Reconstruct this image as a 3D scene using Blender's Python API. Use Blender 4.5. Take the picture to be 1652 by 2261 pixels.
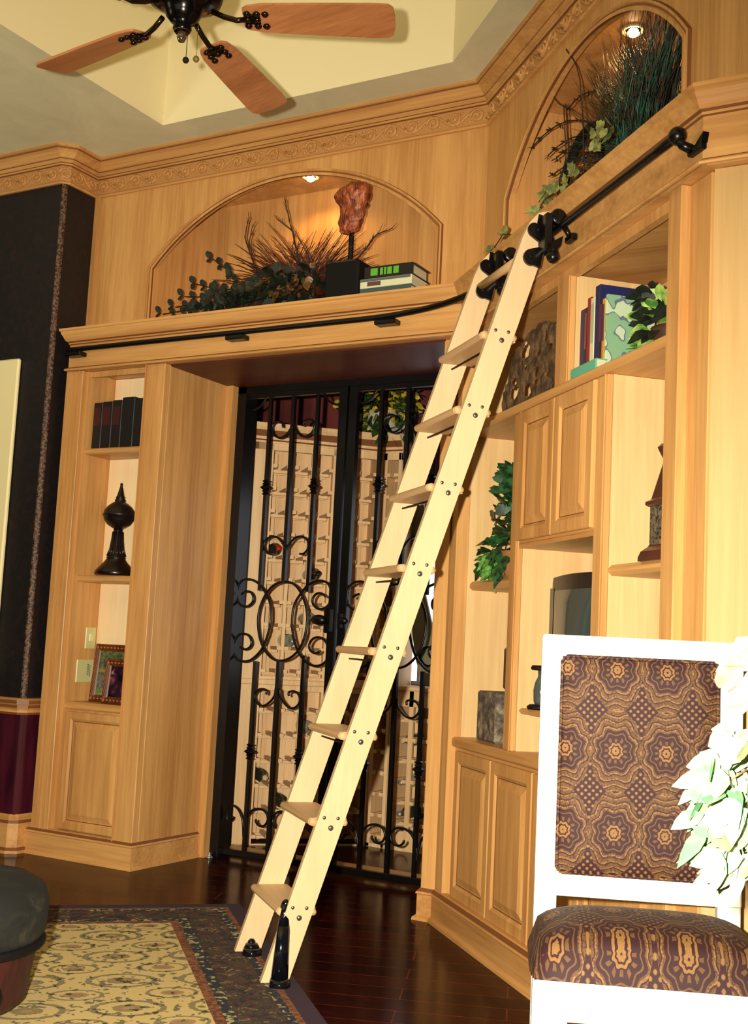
import bpy, bmesh, math, random
from mathutils import Vector, Matrix, noise
from mathutils.geometry import tessellate_polygon

for o in list(bpy.data.objects): bpy.data.objects.remove(o)
SC = bpy.context.scene
COL = SC.collection
PI = math.pi
S = math.sqrt(0.5)

# ------------------------------------------------------------------ camera
FPX = 2638.4
yaw, pitch, roll = math.radians(29.745), math.radians(6.356), math.radians(2.880)
fwd = Vector((-math.sin(yaw)*math.cos(pitch), math.cos(yaw)*math.cos(pitch), math.sin(pitch)))
rgt = Vector((math.cos(yaw), math.sin(yaw), 0)); upv = rgt.cross(fwd)
r2 = math.cos(roll)*rgt + math.sin(roll)*upv
u2 = -math.sin(roll)*rgt + math.cos(roll)*upv
cd = bpy.data.cameras.new('camera'); cam = bpy.data.objects.new('camera', cd); COL.objects.link(cam)
cd.sensor_fit = 'VERTICAL'; cd.sensor_height = 36.0; cd.lens = FPX*36.0/2261.0
cd.clip_start = 0.05; cd.clip_end = 60
mw = Matrix((r2, u2, -fwd)).transposed().to_4x4(); mw.translation = Vector((0, 0, 1.15))
cam.matrix_world = mw
SC.camera = cam

# ------------------------------------------------------------------ world, lights, exposure
SC.view_settings.view_transform = 'Standard'; SC.view_settings.look = 'None'
SC.view_settings.exposure = 0.0; SC.view_settings.gamma = 1.0; SC.view_settings.use_curve_mapping = False
w = bpy.data.worlds.new('world'); SC.world = w; w.use_nodes = True
w.node_tree.nodes['Background'].inputs[0].default_value = (1.0, 0.74, 0.44, 1)
w.node_tree.nodes['Background'].inputs[1].default_value = 0.03

def lamp(name, kind, loc, power, color, size=0.05, target=None, spot=None):
    l = bpy.data.lights.new(name, kind); l.energy = power; l.color = color
    if kind == 'AREA': l.size = size
    else: l.shadow_soft_size = size
    if spot: l.spot_size = math.radians(spot); l.spot_blend = 0.5
    o = bpy.data.objects.new(name, l); COL.objects.link(o); o.location = loc
    if target is not None:
        o.rotation_euler = (Vector(target)-Vector(loc)).to_track_quat('-Z', 'Y').to_euler()
    return o
# the photographer's flash, a hand's breadth left of the lens
fl = Vector((0, 0, 1.15)) - r2*0.13 + u2*0.05
lamp('camera_flash', 'SPOT', fl, 1420, (1.0, 0.91, 0.74), 0.02, fl+fwd*5-u2*.80-r2*.71, 96).data.spot_blend = 1.0
# unseen upward fill lamp, added to brighten the ceiling and tray
lamp('ceiling_fill', 'AREA', (-2.3, 0.3, 2.5), 30, (1.0, 0.9, 0.66), 1.5, (-2.5, 0.8, 4.6)).data.spread = math.radians(125)

lamp('left_soffit_fill', 'AREA', (-5.6, 0.8, 2.2), 26, (1.0, 0.92, 0.70), 1.2, (-5.0, 2.2, 4.6)).data.spread = math.radians(125)  # second unseen fill lamp, added to lift the left soffit

# ------------------------------------------------------------------ helpers
def lin(c):
    return tuple((v/12.92 if v <= 0.04045 else ((v+0.055)/1.055)**2.4) for v in [x/255.0 for x in c])
def Wb(s, n, z=0.0): return (S*(s+n), S*(n-s), z)
def fA(p): return Vector(p)
def fB(p): return Vector(Wb(*p))

class M:
    def __init__(self, f=fA): self.v = []; self.fc = []; self.f = f; self.sm = []; self.mi = []
    def add(self, pts, faces, smooth=False, f=None, mi=None):
        b = len(self.v); f = f or self.f
        self.v += [f(p) for p in pts]
        self.fc += [[i+b for i in q] for q in faces]; self.sm += [smooth]*len(faces); self.mi += (mi or [0]*len(faces))
        return self
    def box(self, a, b, f=None):
        x0, x1 = sorted((a[0], b[0])); y0, y1 = sorted((a[1], b[1])); z0, z1 = sorted((a[2], b[2]))
        return self.add([(x0,y0,z0),(x1,y0,z0),(x1,y1,z0),(x0,y1,z0),(x0,y0,z1),(x1,y0,z1),(x1,y1,z1),(x0,y1,z1)],
            [(0,3,2,1),(4,5,6,7),(0,1,5,4),(1,2,6,5),(2,3,7,6),(3,0,4,7)], f=f)
    def bbox(self, a, b, r=0.004, f=None):      # box with chamfered edges
        x0, x1 = sorted((a[0], b[0])); y0, y1 = sorted((a[1], b[1])); z0, z1 = sorted((a[2], b[2]))
        r = min(r, (x1-x0)*.45, (y1-y0)*.45, (z1-z0)*.45)
        pts = []; idx = {}
        for sx in (0,1):
            for sy in (0,1):
                for sz in (0,1):
                    X = (x0, x1)[sx]; Y = (y0, y1)[sy]; Z = (z0, z1)[sz]
                    dx = r*(1-2*sx); dy = r*(1-2*sy); dz = r*(1-2*sz)
                    idx[(sx,sy,sz,'x')] = len(pts); pts.append((X, Y+dy, Z+dz))
                    idx[(sx,sy,sz,'y')] = len(pts); pts.append((X+dx, Y, Z+dz))
                    idx[(sx,sy,sz,'z')] = len(pts); pts.append((X+dx, Y+dy, Z))
        F = []
        for k in (0,1):
            q = [idx[(k,0,0,'x')], idx[(k,1,0,'x')], idx[(k,1,1,'x')], idx[(k,0,1,'x')]]; F.append(q if k else q[::-1])
            q = [idx[(0,k,0,'y')], idx[(0,k,1,'y')], idx[(1,k,1,'y')], idx[(1,k,0,'y')]]; F.append(q if k else q[::-1])
            q = [idx[(0,0,k,'z')], idx[(1,0,k,'z')], idx[(1,1,k,'z')], idx[(0,1,k,'z')]]; F.append(q if k else q[::-1])
        for a_ in (0,1):
            for b_ in (0,1):
                F.append([idx[(a_,b_,0,'x')], idx[(a_,b_,1,'x')], idx[(a_,b_,1,'y')], idx[(a_,b_,0,'y')]])
                F.append([idx[(a_,0,b_,'x')], idx[(a_,1,b_,'x')], idx[(a_,1,b_,'z')], idx[(a_,0,b_,'z')]])
                F.append([idx[(0,a_,b_,'y')], idx[(1,a_,b_,'y')], idx[(1,a_,b_,'z')], idx[(0,a_,b_,'z')]])
                for c_ in (0,1): pass
        for a_ in (0,1):
            for b_ in (0,1):
                for c_ in (0,1): F.append([idx[(a_,b_,c_,k)] for k in 'xyz'])
        return self.add(pts, F, f=f)
    def prism(self, poly, a, b, axis='y', f=None, scale_b=None):
        # poly: 2-D outline; axis = extrusion axis (a..b)
        n = len(poly)
        def mk(p, t):
            return {'x': (t, p[0], p[1]), 'y': (p[0], t, p[1]), 'z': (p[0], p[1], t)}[axis]
        pts = [mk(p, a) for p in poly]+[mk(p, b) for p in poly]
        F = [[i, (i+1) % n, n+(i+1) % n, n+i] for i in range(n)]
        F += [list(range(n))[::-1], list(range(n, 2*n))]
        return self.add(pts, F, f=f)
    def tube(self, path, r, n=8, f=None, cap=True, flat=1.0):
        f = f or self.f
        P = [f(p) for p in path]; m = len(P)
        rr = r if isinstance(r, (list, tuple)) else [r]*m
        pts = []; up = None
        for i in range(m):
            d = (P[min(i+1, m-1)]-P[max(i-1, 0)])
            if d.length < 1e-9: d = Vector((0, 0, 1))
            d.normalize()
            if up is None:
                up = Vector((0, 0, 1)) if abs(d.z) < 0.9 else Vector((1, 0, 0))
            up = (up-d*up.dot(d))
            if up.length < 1e-6: up = Vector((1, 0, 0))-d*d.x
            up.normalize(); sd = d.cross(up)
            for k in range(n):
                a = 2*PI*k/n
                pts.append(P[i]+(up*math.sin(a)*flat+sd*math.cos(a))*rr[i])
        F = []
        for i in range(m-1):
            for k in range(n):
                F.append([i*n+k, i*n+(k+1) % n, (i+1)*n+(k+1) % n, (i+1)*n+k])
        if cap: F += [list(range(n))[::-1], list(range((m-1)*n, m*n))]
        return self.add(pts, F, smooth=True, f=lambda p: Vector(p))
    def lathe(self, prof, c=(0,0,0), n=24, f=None, axis='z', smooth=True, ang=0):
        pts = []; F = []
        for (r, h) in prof:
            for k in range(n):
                a = 2*PI*k/n+ang
                p = (r*math.cos(a), r*math.sin(a), h)
                if axis == 'x': p = (h, p[0], p[1])
                if axis == 'y': p = (p[0], h, p[1])
                pts.append((c[0]+p[0], c[1]+p[1], c[2]+p[2]))
        m = len(prof)
        for i in range(m-1):
            for k in range(n):
                F.append([i*n+k, i*n+(k+1) % n, (i+1)*n+(k+1) % n, (i+1)*n+k])
        F += [list(range(n))[::-1], list(range((m-1)*n, m*n))]
        return self.add(pts, F, smooth=smooth, f=f)
    def ball(self, c, r, n=12, f=None, sc=(1,1,1)):
        m = n//2; prof = []
        pts = []; F = []
        for i in range(m+1):
            t = PI*i/m
            for k in range(n):
                a = 2*PI*k/n
                pts.append((c[0]+r*sc[0]*math.sin(t)*math.cos(a), c[1]+r*sc[1]*math.sin(t)*math.sin(a), c[2]-r*sc[2]*math.cos(t)))
        for i in range(m):
            for k in range(n):
                F.append([i*n+k, i*n+(k+1) % n, (i+1)*n+(k+1) % n, (i+1)*n+k])
        return self.add(pts, F, smooth=True, f=f)
    def leaf(self, b, d, L, Wd, nrm=None, droop=0.25, fold=0.2, kind=0):
        b = Vector(b); d = Vector(d).normalized()
        nrm = Vector(nrm) if nrm else Vector((random.gauss(0,1), random.gauss(0,1), random.gauss(0,1)+.8))
        sd = d.cross(nrm)
        if sd.length < 1e-5: sd = Vector((1,0,0))
        sd.normalize(); up = sd.cross(d)
        pts = []
        prof = {0: [(0,.06),(.25,.8),(.5,1),(.78,.6),(1,0.02)],
                1: [(0,.1),(.12,.75),(.3,1),(.42,.6),(.62,.72),(.75,.35),(1,.03)],
                2: [(0,.3),(.2,.9),(.5,1),(.8,.8),(1,.25)]}[kind]
        for t, wv in prof:
            p = b+d*L*t-Vector((0,0,1))*droop*L*t*t
            pts += [p-sd*Wd*.5*wv+up*fold*Wd*wv*.5, p, p+sd*Wd*.5*wv+up*fold*Wd*wv*.5]
        F = []
        for i in range(len(prof)-1):
            a = 3*i
            F += [[a, a+1, a+4, a+3], [a+1, a+2, a+5, a+4]]
        return self.add(pts, F, smooth=True, f=lambda p: Vector(p))
    def sweep(self, path, prof, f=None, glaze=()):
        # path: plan polyline [(x,y)], prof: [(out, z)]; out = to the right of travel
        f = f or self.f; n = len(path); pts = []
        for i in range(n):
            p = Vector(path[i]).to_2d()
            a = (p-Vector(path[i-1]).to_2d()).normalized() if i > 0 else None
            b = (Vector(path[i+1]).to_2d()-p).normalized() if i < n-1 else None
            a = a or b; b = b or a
            na = Vector((a.y, -a.x)); nb = Vector((b.y, -b.x))
            mm = (na+nb); mm.normalize(); k = 1/max(.2, mm.dot(na))
            for (o, z) in prof:
                q = p+mm*(o*k); pts.append((q.x, q.y, z))
        m = len(prof); F = []; mi = []
        for i in range(n-1):
            for j in range(m-1):
                F.append([i*m+j, (i+1)*m+j, (i+1)*m+j+1, i*m+j+1]); mi.append(glaze[j] if isinstance(glaze, dict) and j in glaze else (1 if j in glaze else 0))
        F += [list(range(m)), list(range((n-1)*m, n*m))[::-1]]; mi += [0, 0]
        return self.add(pts, F, f=f, mi=mi)
    def rings(self, x0, x1, z0, z1, steps, f=None, glaze=()):
        # rectangular loops on an xz face: steps [(inset, y)], last one capped
        pts = []; F = []; mi = []
        for (i, y) in steps:
            pts += [(x0+i, y, z0+i), (x1-i, y, z0+i), (x1-i, y, z1-i), (x0+i, y, z1-i)]
        for k in range(len(steps)-1):
            for j in range(4):
                a = 4*k+j; b = 4*k+(j+1) % 4
                F.append([a, b, b+4, a+4]); mi.append(1 if k in glaze else 0)
        e = 4*(len(steps)-1); F += [[e, e+1, e+2, e+3], [3, 2, 1, 0]]; mi += [0, 0]
        return self.add(pts, F, f=f, mi=mi)

ROOTS = {}
def mesh_obj(mb, name, mat, parent=None, loc=(0,0,0), rot=0.0, mods=None):
    me = bpy.data.meshes.new(name)
    if parent is not None:
        r = parent
        while r.parent: r = r.parent
        loc_, rot_ = ROOTS[r.name]
    else:
        loc_, rot_ = Vector(loc), rot
    inv = (Matrix.Translation(Vector(loc_)) @ Matrix.Rotation(rot_, 4, 'Z')).inverted()
    me.from_pydata([tuple(inv @ Vector(v)) for v in mb.v], [], mb.fc)
    if max(mb.mi, default=0) > 0:
        for p, k in zip(me.polygons, mb.mi): p.material_index = k
        if not isinstance(mat, (list, tuple)): mat = [mat, GLAZE_SHADE]
    bm = bmesh.new(); bm.from_mesh(me)
    bmesh.ops.recalc_face_normals(bm, faces=bm.faces); bm.to_mesh(me); bm.free()
    for p, s in zip(me.polygons, mb.sm): p.use_smooth = s
    if isinstance(mat, (list, tuple)):
        for m_ in mat: me.materials.append(m_)
    else: me.materials.append(mat)
    me.update()
    o = bpy.data.objects.new(name, me); COL.objects.link(o)
    if parent is not None: o.parent = parent
    else:
        o.location = loc_; o.rotation_euler = (0, 0, rot_); ROOTS[o.name] = (Vector(loc_), rot_)
    return o
def part(mb, name, mat, parent, label=None):
    o = mesh_obj(mb, name, mat, parent)
    if label: o['label'] = label
    return o
def thing(name, label, cat, loc, rot=0.0, group=None):
    o = bpy.data.objects.new(name, None); COL.objects.link(o); o.empty_display_size = 0.1
    o.location = loc; o.rotation_euler = (0, 0, rot); ROOTS[o.name] = (Vector(loc), rot)
    o['label'] = label; o['category'] = cat
    if group: o['group'] = group
    return o
def solo(mb, name, mat, label, cat, loc=(0,0,0), rot=0.0, group=None):
    o = mesh_obj(mb, name, mat, None, loc, rot); o['label'] = label; o['category'] = cat
    if group: o['group'] = group
    return o
def struct(mb, name, mat, label, cat='room', loc=(0,0,0), rot=0.0):
    o = mesh_obj(mb, name, mat, None, loc, rot); o['kind'] = 'structure'; o['label'] = label; o['category'] = cat
    return o
RB = -PI/4          # rotation of everything built along the right wall

# ------------------------------------------------------------------ materials
def mat(name, col, rough=0.5, metal=0.0, spec=None, emit=None, estr=1.0, coat=0.0):
    m = bpy.data.materials.new(name); m.use_nodes = True
    b = m.node_tree.nodes['Principled BSDF']
    b.inputs['Base Color'].default_value = (*lin(col), 1); b.inputs['Roughness'].default_value = rough
    b.inputs['Metallic'].default_value = metal
    if spec is not None: b.inputs['Specular IOR Level'].default_value = spec
    if coat: b.inputs['Coat Weight'].default_value = coat; b.inputs['Coat Roughness'].default_value = 0.08
    if emit: b.inputs['Emission Color'].default_value = (*lin(emit), 1); b.inputs['Emission Strength'].default_value = estr
    return m
class N:
    """small expression builder on a material's node tree"""
    def __init__(self, m): self.t = m.node_tree; self.b = m.node_tree.nodes['Principled BSDF']
    def node(self, kind, **kw):
        n = self.t.nodes.new(kind)
        for k, v in kw.items(): setattr(n, k, v)
        return n
    def link(self, a, b): self.t.links.new(a, b)
    def co(self, scale=(1,1,1), rot=(0,0,0), loc=(0,0,0), kind='Object'):
        t = self.node('ShaderNodeTexCoord'); mp = self.node('ShaderNodeMapping')
        mp.inputs['Scale'].default_value = scale; mp.inputs['Rotation'].default_value = rot; mp.inputs['Location'].default_value = loc
        self.link(t.outputs[kind], mp.inputs[0]); return mp.outputs[0]
    def xyz(self, v):
        s = self.node('ShaderNodeSeparateXYZ'); self.link(v, s.inputs[0]); return s.outputs
    def m(self, op, a, b=None, c=None):
        n = self.node('ShaderNodeMath', operation=op)
        for i, x in enumerate((a, b, c)):
            if x is None: continue
            if isinstance(x, (int, float)): n.inputs[i].default_value = x
            else: self.link(x, n.inputs[i])
        return n.outputs[0]
    def noise(self, v, scale=5, detail=3, rough=0.5, dist=0.0):
        n = self.node('ShaderNodeTexNoise'); n.inputs['Scale'].default_value = scale; n.inputs['Detail'].default_value = detail
        n.inputs['Roughness'].default_value = rough; n.inputs['Distortion'].default_value = dist
        self.link(v, n.inputs['Vector']); return n.outputs[0]
    def ramp(self, f, stops, interp='LINEAR'):
        r = self.node('ShaderNodeValToRGB'); r.color_ramp.interpolation = interp
        e = r.color_ramp.elements
        while len(e) < len(stops): e.new(0.5)
        for i, (p, c) in enumerate(stops):
            e[i].position = p; e[i].color = (*lin(c), 1)
        self.link(f, r.inputs[0]); return r.outputs[0]
    def mix(self, f, a, b, blend='MIX'):
        n = self.node('ShaderNodeMix', data_type='RGBA', blend_type=blend)
        if isinstance(f, (int, float)): n.inputs[0].default_value = f
        else: self.link(f, n.inputs[0])
        for i, x in ((6, a), (7, b)):
            if isinstance(x, tuple): n.inputs[i].default_value = (*lin(x), 1)
            else: self.link(x, n.inputs[i])
        return n.outputs[2]
    def bump(self, h, strength=0.2, dist=0.01):
        n = self.node('ShaderNodeBump'); n.inputs['Strength'].default_value = strength; n.inputs['Distance'].default_value = dist
        self.link(h, n.inputs['Height']); self.link(n.outputs[0], self.b.inputs['Normal'])
    def color(self, c): self.link(c, self.b.inputs['Base Color'])

def wood(name, light, dark, axis='z', rough=0.38, k=1.0, coat=0.0):
    m = mat(name, light, rough, coat=coat, spec=.3); e = N(m)
    sc = {'z': (1, 1, .045), 'x': (.045, 1, 1), 'y': (1, .045, 1)}[axis]
    v = e.co(scale=sc)
    n1 = e.noise(v, 60*k, 4, .6, .3); n2 = e.noise(v, 9*k, 3, .5, .6)
    f = e.m('ADD', e.m('MULTIPLY', n1, .45), e.m('MULTIPLY', n2, .55))
    e.color(e.ramp(f, [(.34, dark), (.62, light)]))
    return m
ML, MD = (214, 162, 98), (178, 124, 68)
W_V = wood('maple_vertical', ML, MD, 'z'); W_X = wood('maple_horizontal', ML, MD, 'x'); W_Y = wood('maple_depth', ML, MD, 'y')
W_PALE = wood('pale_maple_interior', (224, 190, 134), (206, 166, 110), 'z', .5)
W_LAD = wood('pale_ladder_birch', (220, 192, 150), (210, 180, 136), 'z', 0.4)
W_STEP = wood('pale_ladder_step', (210, 174, 128), (190, 152, 106), 'x', 0.45)
W_RACK = wood('rack_pine', (236, 200, 150), (214, 172, 122), 'z', 0.5)
W_FAN = wood('fan_blade_cherry', (184, 122, 76), (150, 92, 54), 'x', 0.35, 1.4)
W_RED = wood('dark_mahogany', (80, 30, 20), (48, 16, 12), 'z', 0.3)
GLAZE_SHADE = mat('brown_glaze_and_shadow_line', (124, 74, 38), 0.5)  # real glaze on the mouldings, painted shadow line on the rack crown
FRIEZE_SHADE = mat('shadow_toned_frieze_ground', (186, 134, 80), 0.5)  # frieze ground darkened: shadows around the carving put into its colour
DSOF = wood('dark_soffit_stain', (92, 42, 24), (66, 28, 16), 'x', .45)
BLACK = mat('black_iron', (14, 13, 14), 0.3, 0.3)
BLKM = mat('matte_black', (8, 7, 8), 0.7, spec=.25)
BRASS = mat('polished_dark_brass', (60, 48, 38), 0.18, 0.9)
WHITE = mat('white_lacquer', (250, 246, 232), 0.35)
CREAM = mat('cream_board', (244, 230, 176), 0.6)
GREYC = mat('bolt_grey', (110, 108, 100), 0.35, 0.8)
BULB = mat('lit_halogen', (255, 240, 210), 0.4, emit=(255, 214, 150), estr=40)
def plant_mat(name, a, b, rough=0.45, sc=40):
    m = mat(name, a, rough); e = N(m); e.color(e.ramp(e.noise(e.co(), sc, 2), [(.38, b), (.62, a)])); return m
G_DK = plant_mat('dark_leaf', (24, 38, 20), (9, 14, 9), 0.62)
G_IVY = plant_mat('ivy_leaf', (58, 128, 52), (20, 58, 24))
G_VAR = plant_mat('variegated_leaf', (176, 204, 104), (70, 128, 44), sc=26)
G_PALE = plant_mat('pale_silk_leaf', (196, 210, 150), (100, 158, 110), sc=16)
G_SAGE = plant_mat('sage_trailing_leaf', (150, 152, 84), (96, 104, 58))
G_TEAL = plant_mat('teal_grass', (34, 88, 70), (12, 26, 18), sc=14)
G_RUST = plant_mat('dried_rust_grass', (92, 38, 22), (38, 15, 11), sc=20)
G_YEL = plant_mat('yellow_flower', (226, 180, 50), (160, 150, 40), sc=30)
TWIG = mat('dark_twig', (44, 26, 18), 0.7)

# ceiling paint, walls
SOFF = mat('sponged_soffit_paint', (186, 180, 140), 0.8); e = N(SOFF)
e.color(e.ramp(e.noise(e.co(), 2.2, 6, .65, .8), [(.3, (208, 202, 166)), (.7, (232, 224, 184))]))
TRAYM = mat('cream_tray_paint', (240, 228, 184), 0.8)
DARKW = mat('dark_damask_wallpaper', (20, 14, 17), 0.6); e = N(DARKW)
e.color(e.ramp(e.noise(e.co(), 24, 4, .6, 1.2), [(.45, (9, 7, 10)), (.7, (34, 15, 17))]))
MAROON = mat('maroon_dado_paint', (66, 18, 32), 0.22); e = N(MAROON)
e.color(e.ramp(e.noise(e.co(scale=(1, 1, .15)), 14, 3), [(.35, (44, 12, 26)), (.65, (76, 24, 38))]))
WINEW = mat('wine_room_red_paint', (112, 44, 42), 0.6); e = N(WINEW)
e.color(e.ramp(e.noise(e.co(scale=(1, 1, .2)), 9, 3), [(.35, (92, 34, 36)), (.65, (128, 56, 50))]))
SPARK = mat('speckled_corner_bead', (120, 84, 62), 0.5); e = N(SPARK)
e.color(e.ramp(e.noise(e.co(), 90, 3), [(.42, (40, 20, 18)), (.62, (120, 86, 62))]))

# floor: long dark cherry planks running at 22.5 degrees
FLOORM = mat('dark_cherry_planks', (60, 24, 14), 0.17, spec=.05); e = N(FLOORM)
v = e.co(rot=(0, 0, -math.radians(22.5)))
br = e.node('ShaderNodeTexBrick'); br.offset = 0.37; br.squash = 1
br.inputs['Scale'].default_value = 1.0; br.inputs['Brick Width'].default_value = 0.95; br.inputs['Row Height'].default_value = 0.127
br.inputs['Mortar Size'].default_value = 0.0028; br.inputs['Mortar Smooth'].default_value = 0.3
br.inputs['Color1'].default_value = (*lin((38, 8, 9)), 1); br.inputs['Color2'].default_value = (*lin((60, 16, 13)), 1)
br.inputs['Mortar'].default_value = (*lin((112, 44, 22)), 1)  # seams brighter orange: reflection off the plank bevels put into the colour
e.link(v, br.inputs['Vector'])
g = e.noise(e.co(rot=(0, 0, -math.radians(22.5)), scale=(.08, 1, 1)), 34, 4, .6, .5)
e.color(e.mix(.6, br.outputs[0], e.ramp(g, [(.35, (120, 120, 120)), (.65, (255, 255, 255))]), 'MULTIPLY'))
e.bump(e.m('MULTIPLY', br.outputs[1], -1.0), .25, .003)

# chair damask: ogee bands, round medallions and lozenge motifs
def damask(name, U, V):
    m = mat(name, (150, 110, 62), 0.75); e = N(m)
    c = e.xyz(e.co())
    dist = e.noise(e.co(), 55, 2); jit = e.m('MULTIPLY', e.m('SUBTRACT', dist, .5), .035)
    def cell(off):
        u = e.m('SUBTRACT', e.m('FRACT', e.m('ADD', e.m('DIVIDE', c[0], U), off)), .5)
        if V[0] == 'z': vv = e.m('SUBTRACT', c[2], .035)
        else: vv = e.m('ADD', c[2], e.m('MULTIPLY', c[1], -.8))
        w_ = e.m('SUBTRACT', e.m('FRACT', e.m('ADD', e.m('DIVIDE', vv, V[1]), off)), .5)
        return e.m('MULTIPLY', u, 1.0), e.m('MULTIPLY', w_, V[1]/U)
    def pol(u, w_):
        r = e.m('SQRT', e.m('ADD', e.m('MULTIPLY', u, u), e.m('MULTIPLY', w_, w_)))
        return r, e.m('ARCTAN2', w_, u)
    u0, w0 = cell(0.0); u1, w1 = cell(0.5)
    r0, a0 = pol(u0, w0); r1, a1 = pol(u1, w1)
    gold, mar, tan = (136, 96, 48), (48, 8, 16), (98, 66, 32)
    # medallion
    lobes = e.m('MULTIPLY', e.m('MULTIPLY', e.m('COSINE', e.m('MULTIPLY', a0, 8)), r0), .075)
    ra = e.m('ADD', e.m('ADD', e.m('ADD', r0, lobes), jit), e.m('MULTIPLY', e.m('ABSOLUTE', w0), -.12))
    pet = e.m('GREATER_THAN', e.m('COSINE', e.m('MULTIPLY', a0, 12)), .1)
    A = e.ramp(ra, [(0, mar), (.012, gold), (.07, mar), (.095, gold), (.135, mar), (.285, tan), (.305, mar)], 'CONSTANT')
    ringp = e.m('MULTIPLY', e.m('LESS_THAN', e.m('ABSOLUTE', e.m('SUBTRACT', ra, .195)), .035), pet)
    A = e.mix(ringp, A, tan)
    # lozenges
    di = e.m('ADD', e.m('MULTIPLY', e.m('ABSOLUTE', u1), 1.0), e.m('MULTIPLY', e.m('ABSOLUTE', w1), .9))
    ck = e.m('MULTIPLY', e.m('SINE', e.m('MULTIPLY', e.m('ADD', u1, w1), 21)), e.m('SINE', e.m('MULTIPLY', e.m('SUBTRACT', u1, w1), 21)))
    Bc = e.ramp(e.m('ADD', e.m('MULTIPLY', ck, .5), e.m('ADD', .5, jit)), [(0, gold), (.14, (84, 56, 30)), (.24, mar), (.74, mar), (.80, tan), (.88, gold)], 'CONSTANT')
    # vertical finials above and below the lozenges
    fin = e.m('LESS_THAN', e.m('ADD', e.m('MULTIPLY', e.m('ABSOLUTE', u1), 3.0), e.m('MULTIPLY', e.m('ABSOLUTE', w1), .82)), .52)
    inB = e.m('MAXIMUM', e.m('LESS_THAN', e.m('ADD', di, jit), .33), fin)
    band = e.ramp(e.m('FRACT', e.m('MULTIPLY', e.m('ADD', ra, e.m('MULTIPLY', jit, 1)), 9)), [(0, tan), (.5, tan), (.6, gold), (.78, gold), (.82, mar), (1, mar)], 'LINEAR')
    band = e.mix(e.m('MULTIPLY', e.m('GREATER_THAN', e.noise(e.co(), 210, 2), .54), .6), band, mar)
    inA = e.m('LESS_THAN', ra, .365)
    col = e.mix(inB, band, Bc); col = e.mix(inA, col, A)
    e.color(e.mix(.35, col, e.ramp(e.noise(e.co(), 320, 2), [(.3, (120, 120, 120)), (.7, (255, 255, 255))]), 'MULTIPLY'))
    return m
DAM_B = damask('damask_chair_back', .122, ('z', .197))
DAM_S = damask('damask_chair_seat', .14, ('s', .15))

# rug: ivory field with rows of leafy medallions, dark borders
def rug_mats():
    m = mat('rug_field_wool', (216, 196, 140), 0.95); e = N(m)
    c = e.xyz(e.co()); jit = e.m('MULTIPLY', e.m('SUBTRACT', e.noise(e.co(), 70, 3), .5), .35)
    def el(off, U, V, ax, ay, thr):
        u = e.m('SUBTRACT', e.m('FRACT', e.m('ADD', e.m('DIVIDE', c[1], U), off)), .5)
        w_ = e.m('SUBTRACT', e.m('FRACT', e.m('ADD', e.m('DIVIDE', c[0], V), off)), .5)
        q = e.m('SQRT', e.m('ADD', e.m('POWER', e.m('MULTIPLY', u, ax), 2), e.m('POWER', e.m('MULTIPLY', w_, ay), 2)))
        return e.m('ADD', q, e.m('MULTIPLY', jit, thr)), u, w_
    q0, u0, w0 = el(0.0, .30, .30, 2.2, 3.2, .5); q1, u1, w1 = el(0.5, .30, .30, 2.6, 3.8, .5)
    iv, gr, ru = (224, 206, 152), (74, 80, 58), (126, 84, 52)
    A = e.ramp(q0, [(0, (150, 140, 80)), (.13, ru), (.3, gr), (.36, iv), (.62, iv), (.70, gr), (.86, iv)], 'CONSTANT')
    Bq = e.ramp(q1, [(0, ru), (.2, (150, 110, 80)), (.34, iv), (.62, gr), (.74, iv)], 'CONSTANT')
    near = e.m('LESS_THAN', q0, q1)
    spk = e.ramp(e.noise(e.co(), 34, 2), [(.34, gr), (.40, iv)], 'CONSTANT')
    col = e.mix(near, Bq, A); col = e.mix(.75, col, spk, 'MULTIPLY')
    e.color(e.mix(.55, col, e.mix(.5, col, spk)))
    b = mat('rug_border_wool', (60, 40, 40), 0.95); e = N(b)
    c = e.xyz(e.co()); n1 = e.noise(e.co(), 20, 3, .6, .8); n2 = e.noise(e.co(), 17, 2, .5, 1)
    col = e.ramp(n1, [(.3, (22, 20, 34)), (.42, (74, 36, 38)), (.48, (56, 60, 44)), (.54, (24, 22, 34)), (.59, (150, 124, 74)), (.63, (66, 30, 36))], 'CONSTANT')
    e.color(e.mix(.25, col, e.ramp(n2, [(.4, (30, 24, 34)), (.6, (110, 74, 50))])))
    g_ = mat('rug_guard_stripe', (120, 70, 40), 0.95); e = N(g_)
    e.color(e.ramp(e.noise(e.co(), 60, 2), [(.4, (96, 48, 34)), (.6, (140, 92, 50))]))
    p = mat('rug_outer_purple', (52, 34, 50), 0.95)
    t = mat('rug_guard_ivory', (140, 130, 96), 0.95); e = N(t)
    e.color(e.ramp(e.noise(e.co(), 42, 2, .5), [(.44, (34, 36, 50)), (.52, (72, 80, 60)), (.58, (176, 160, 112))], 'CONSTANT'))
    return m, b, g_, p, t
RF, RBd, RG, RP, RT = rug_mats()
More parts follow.
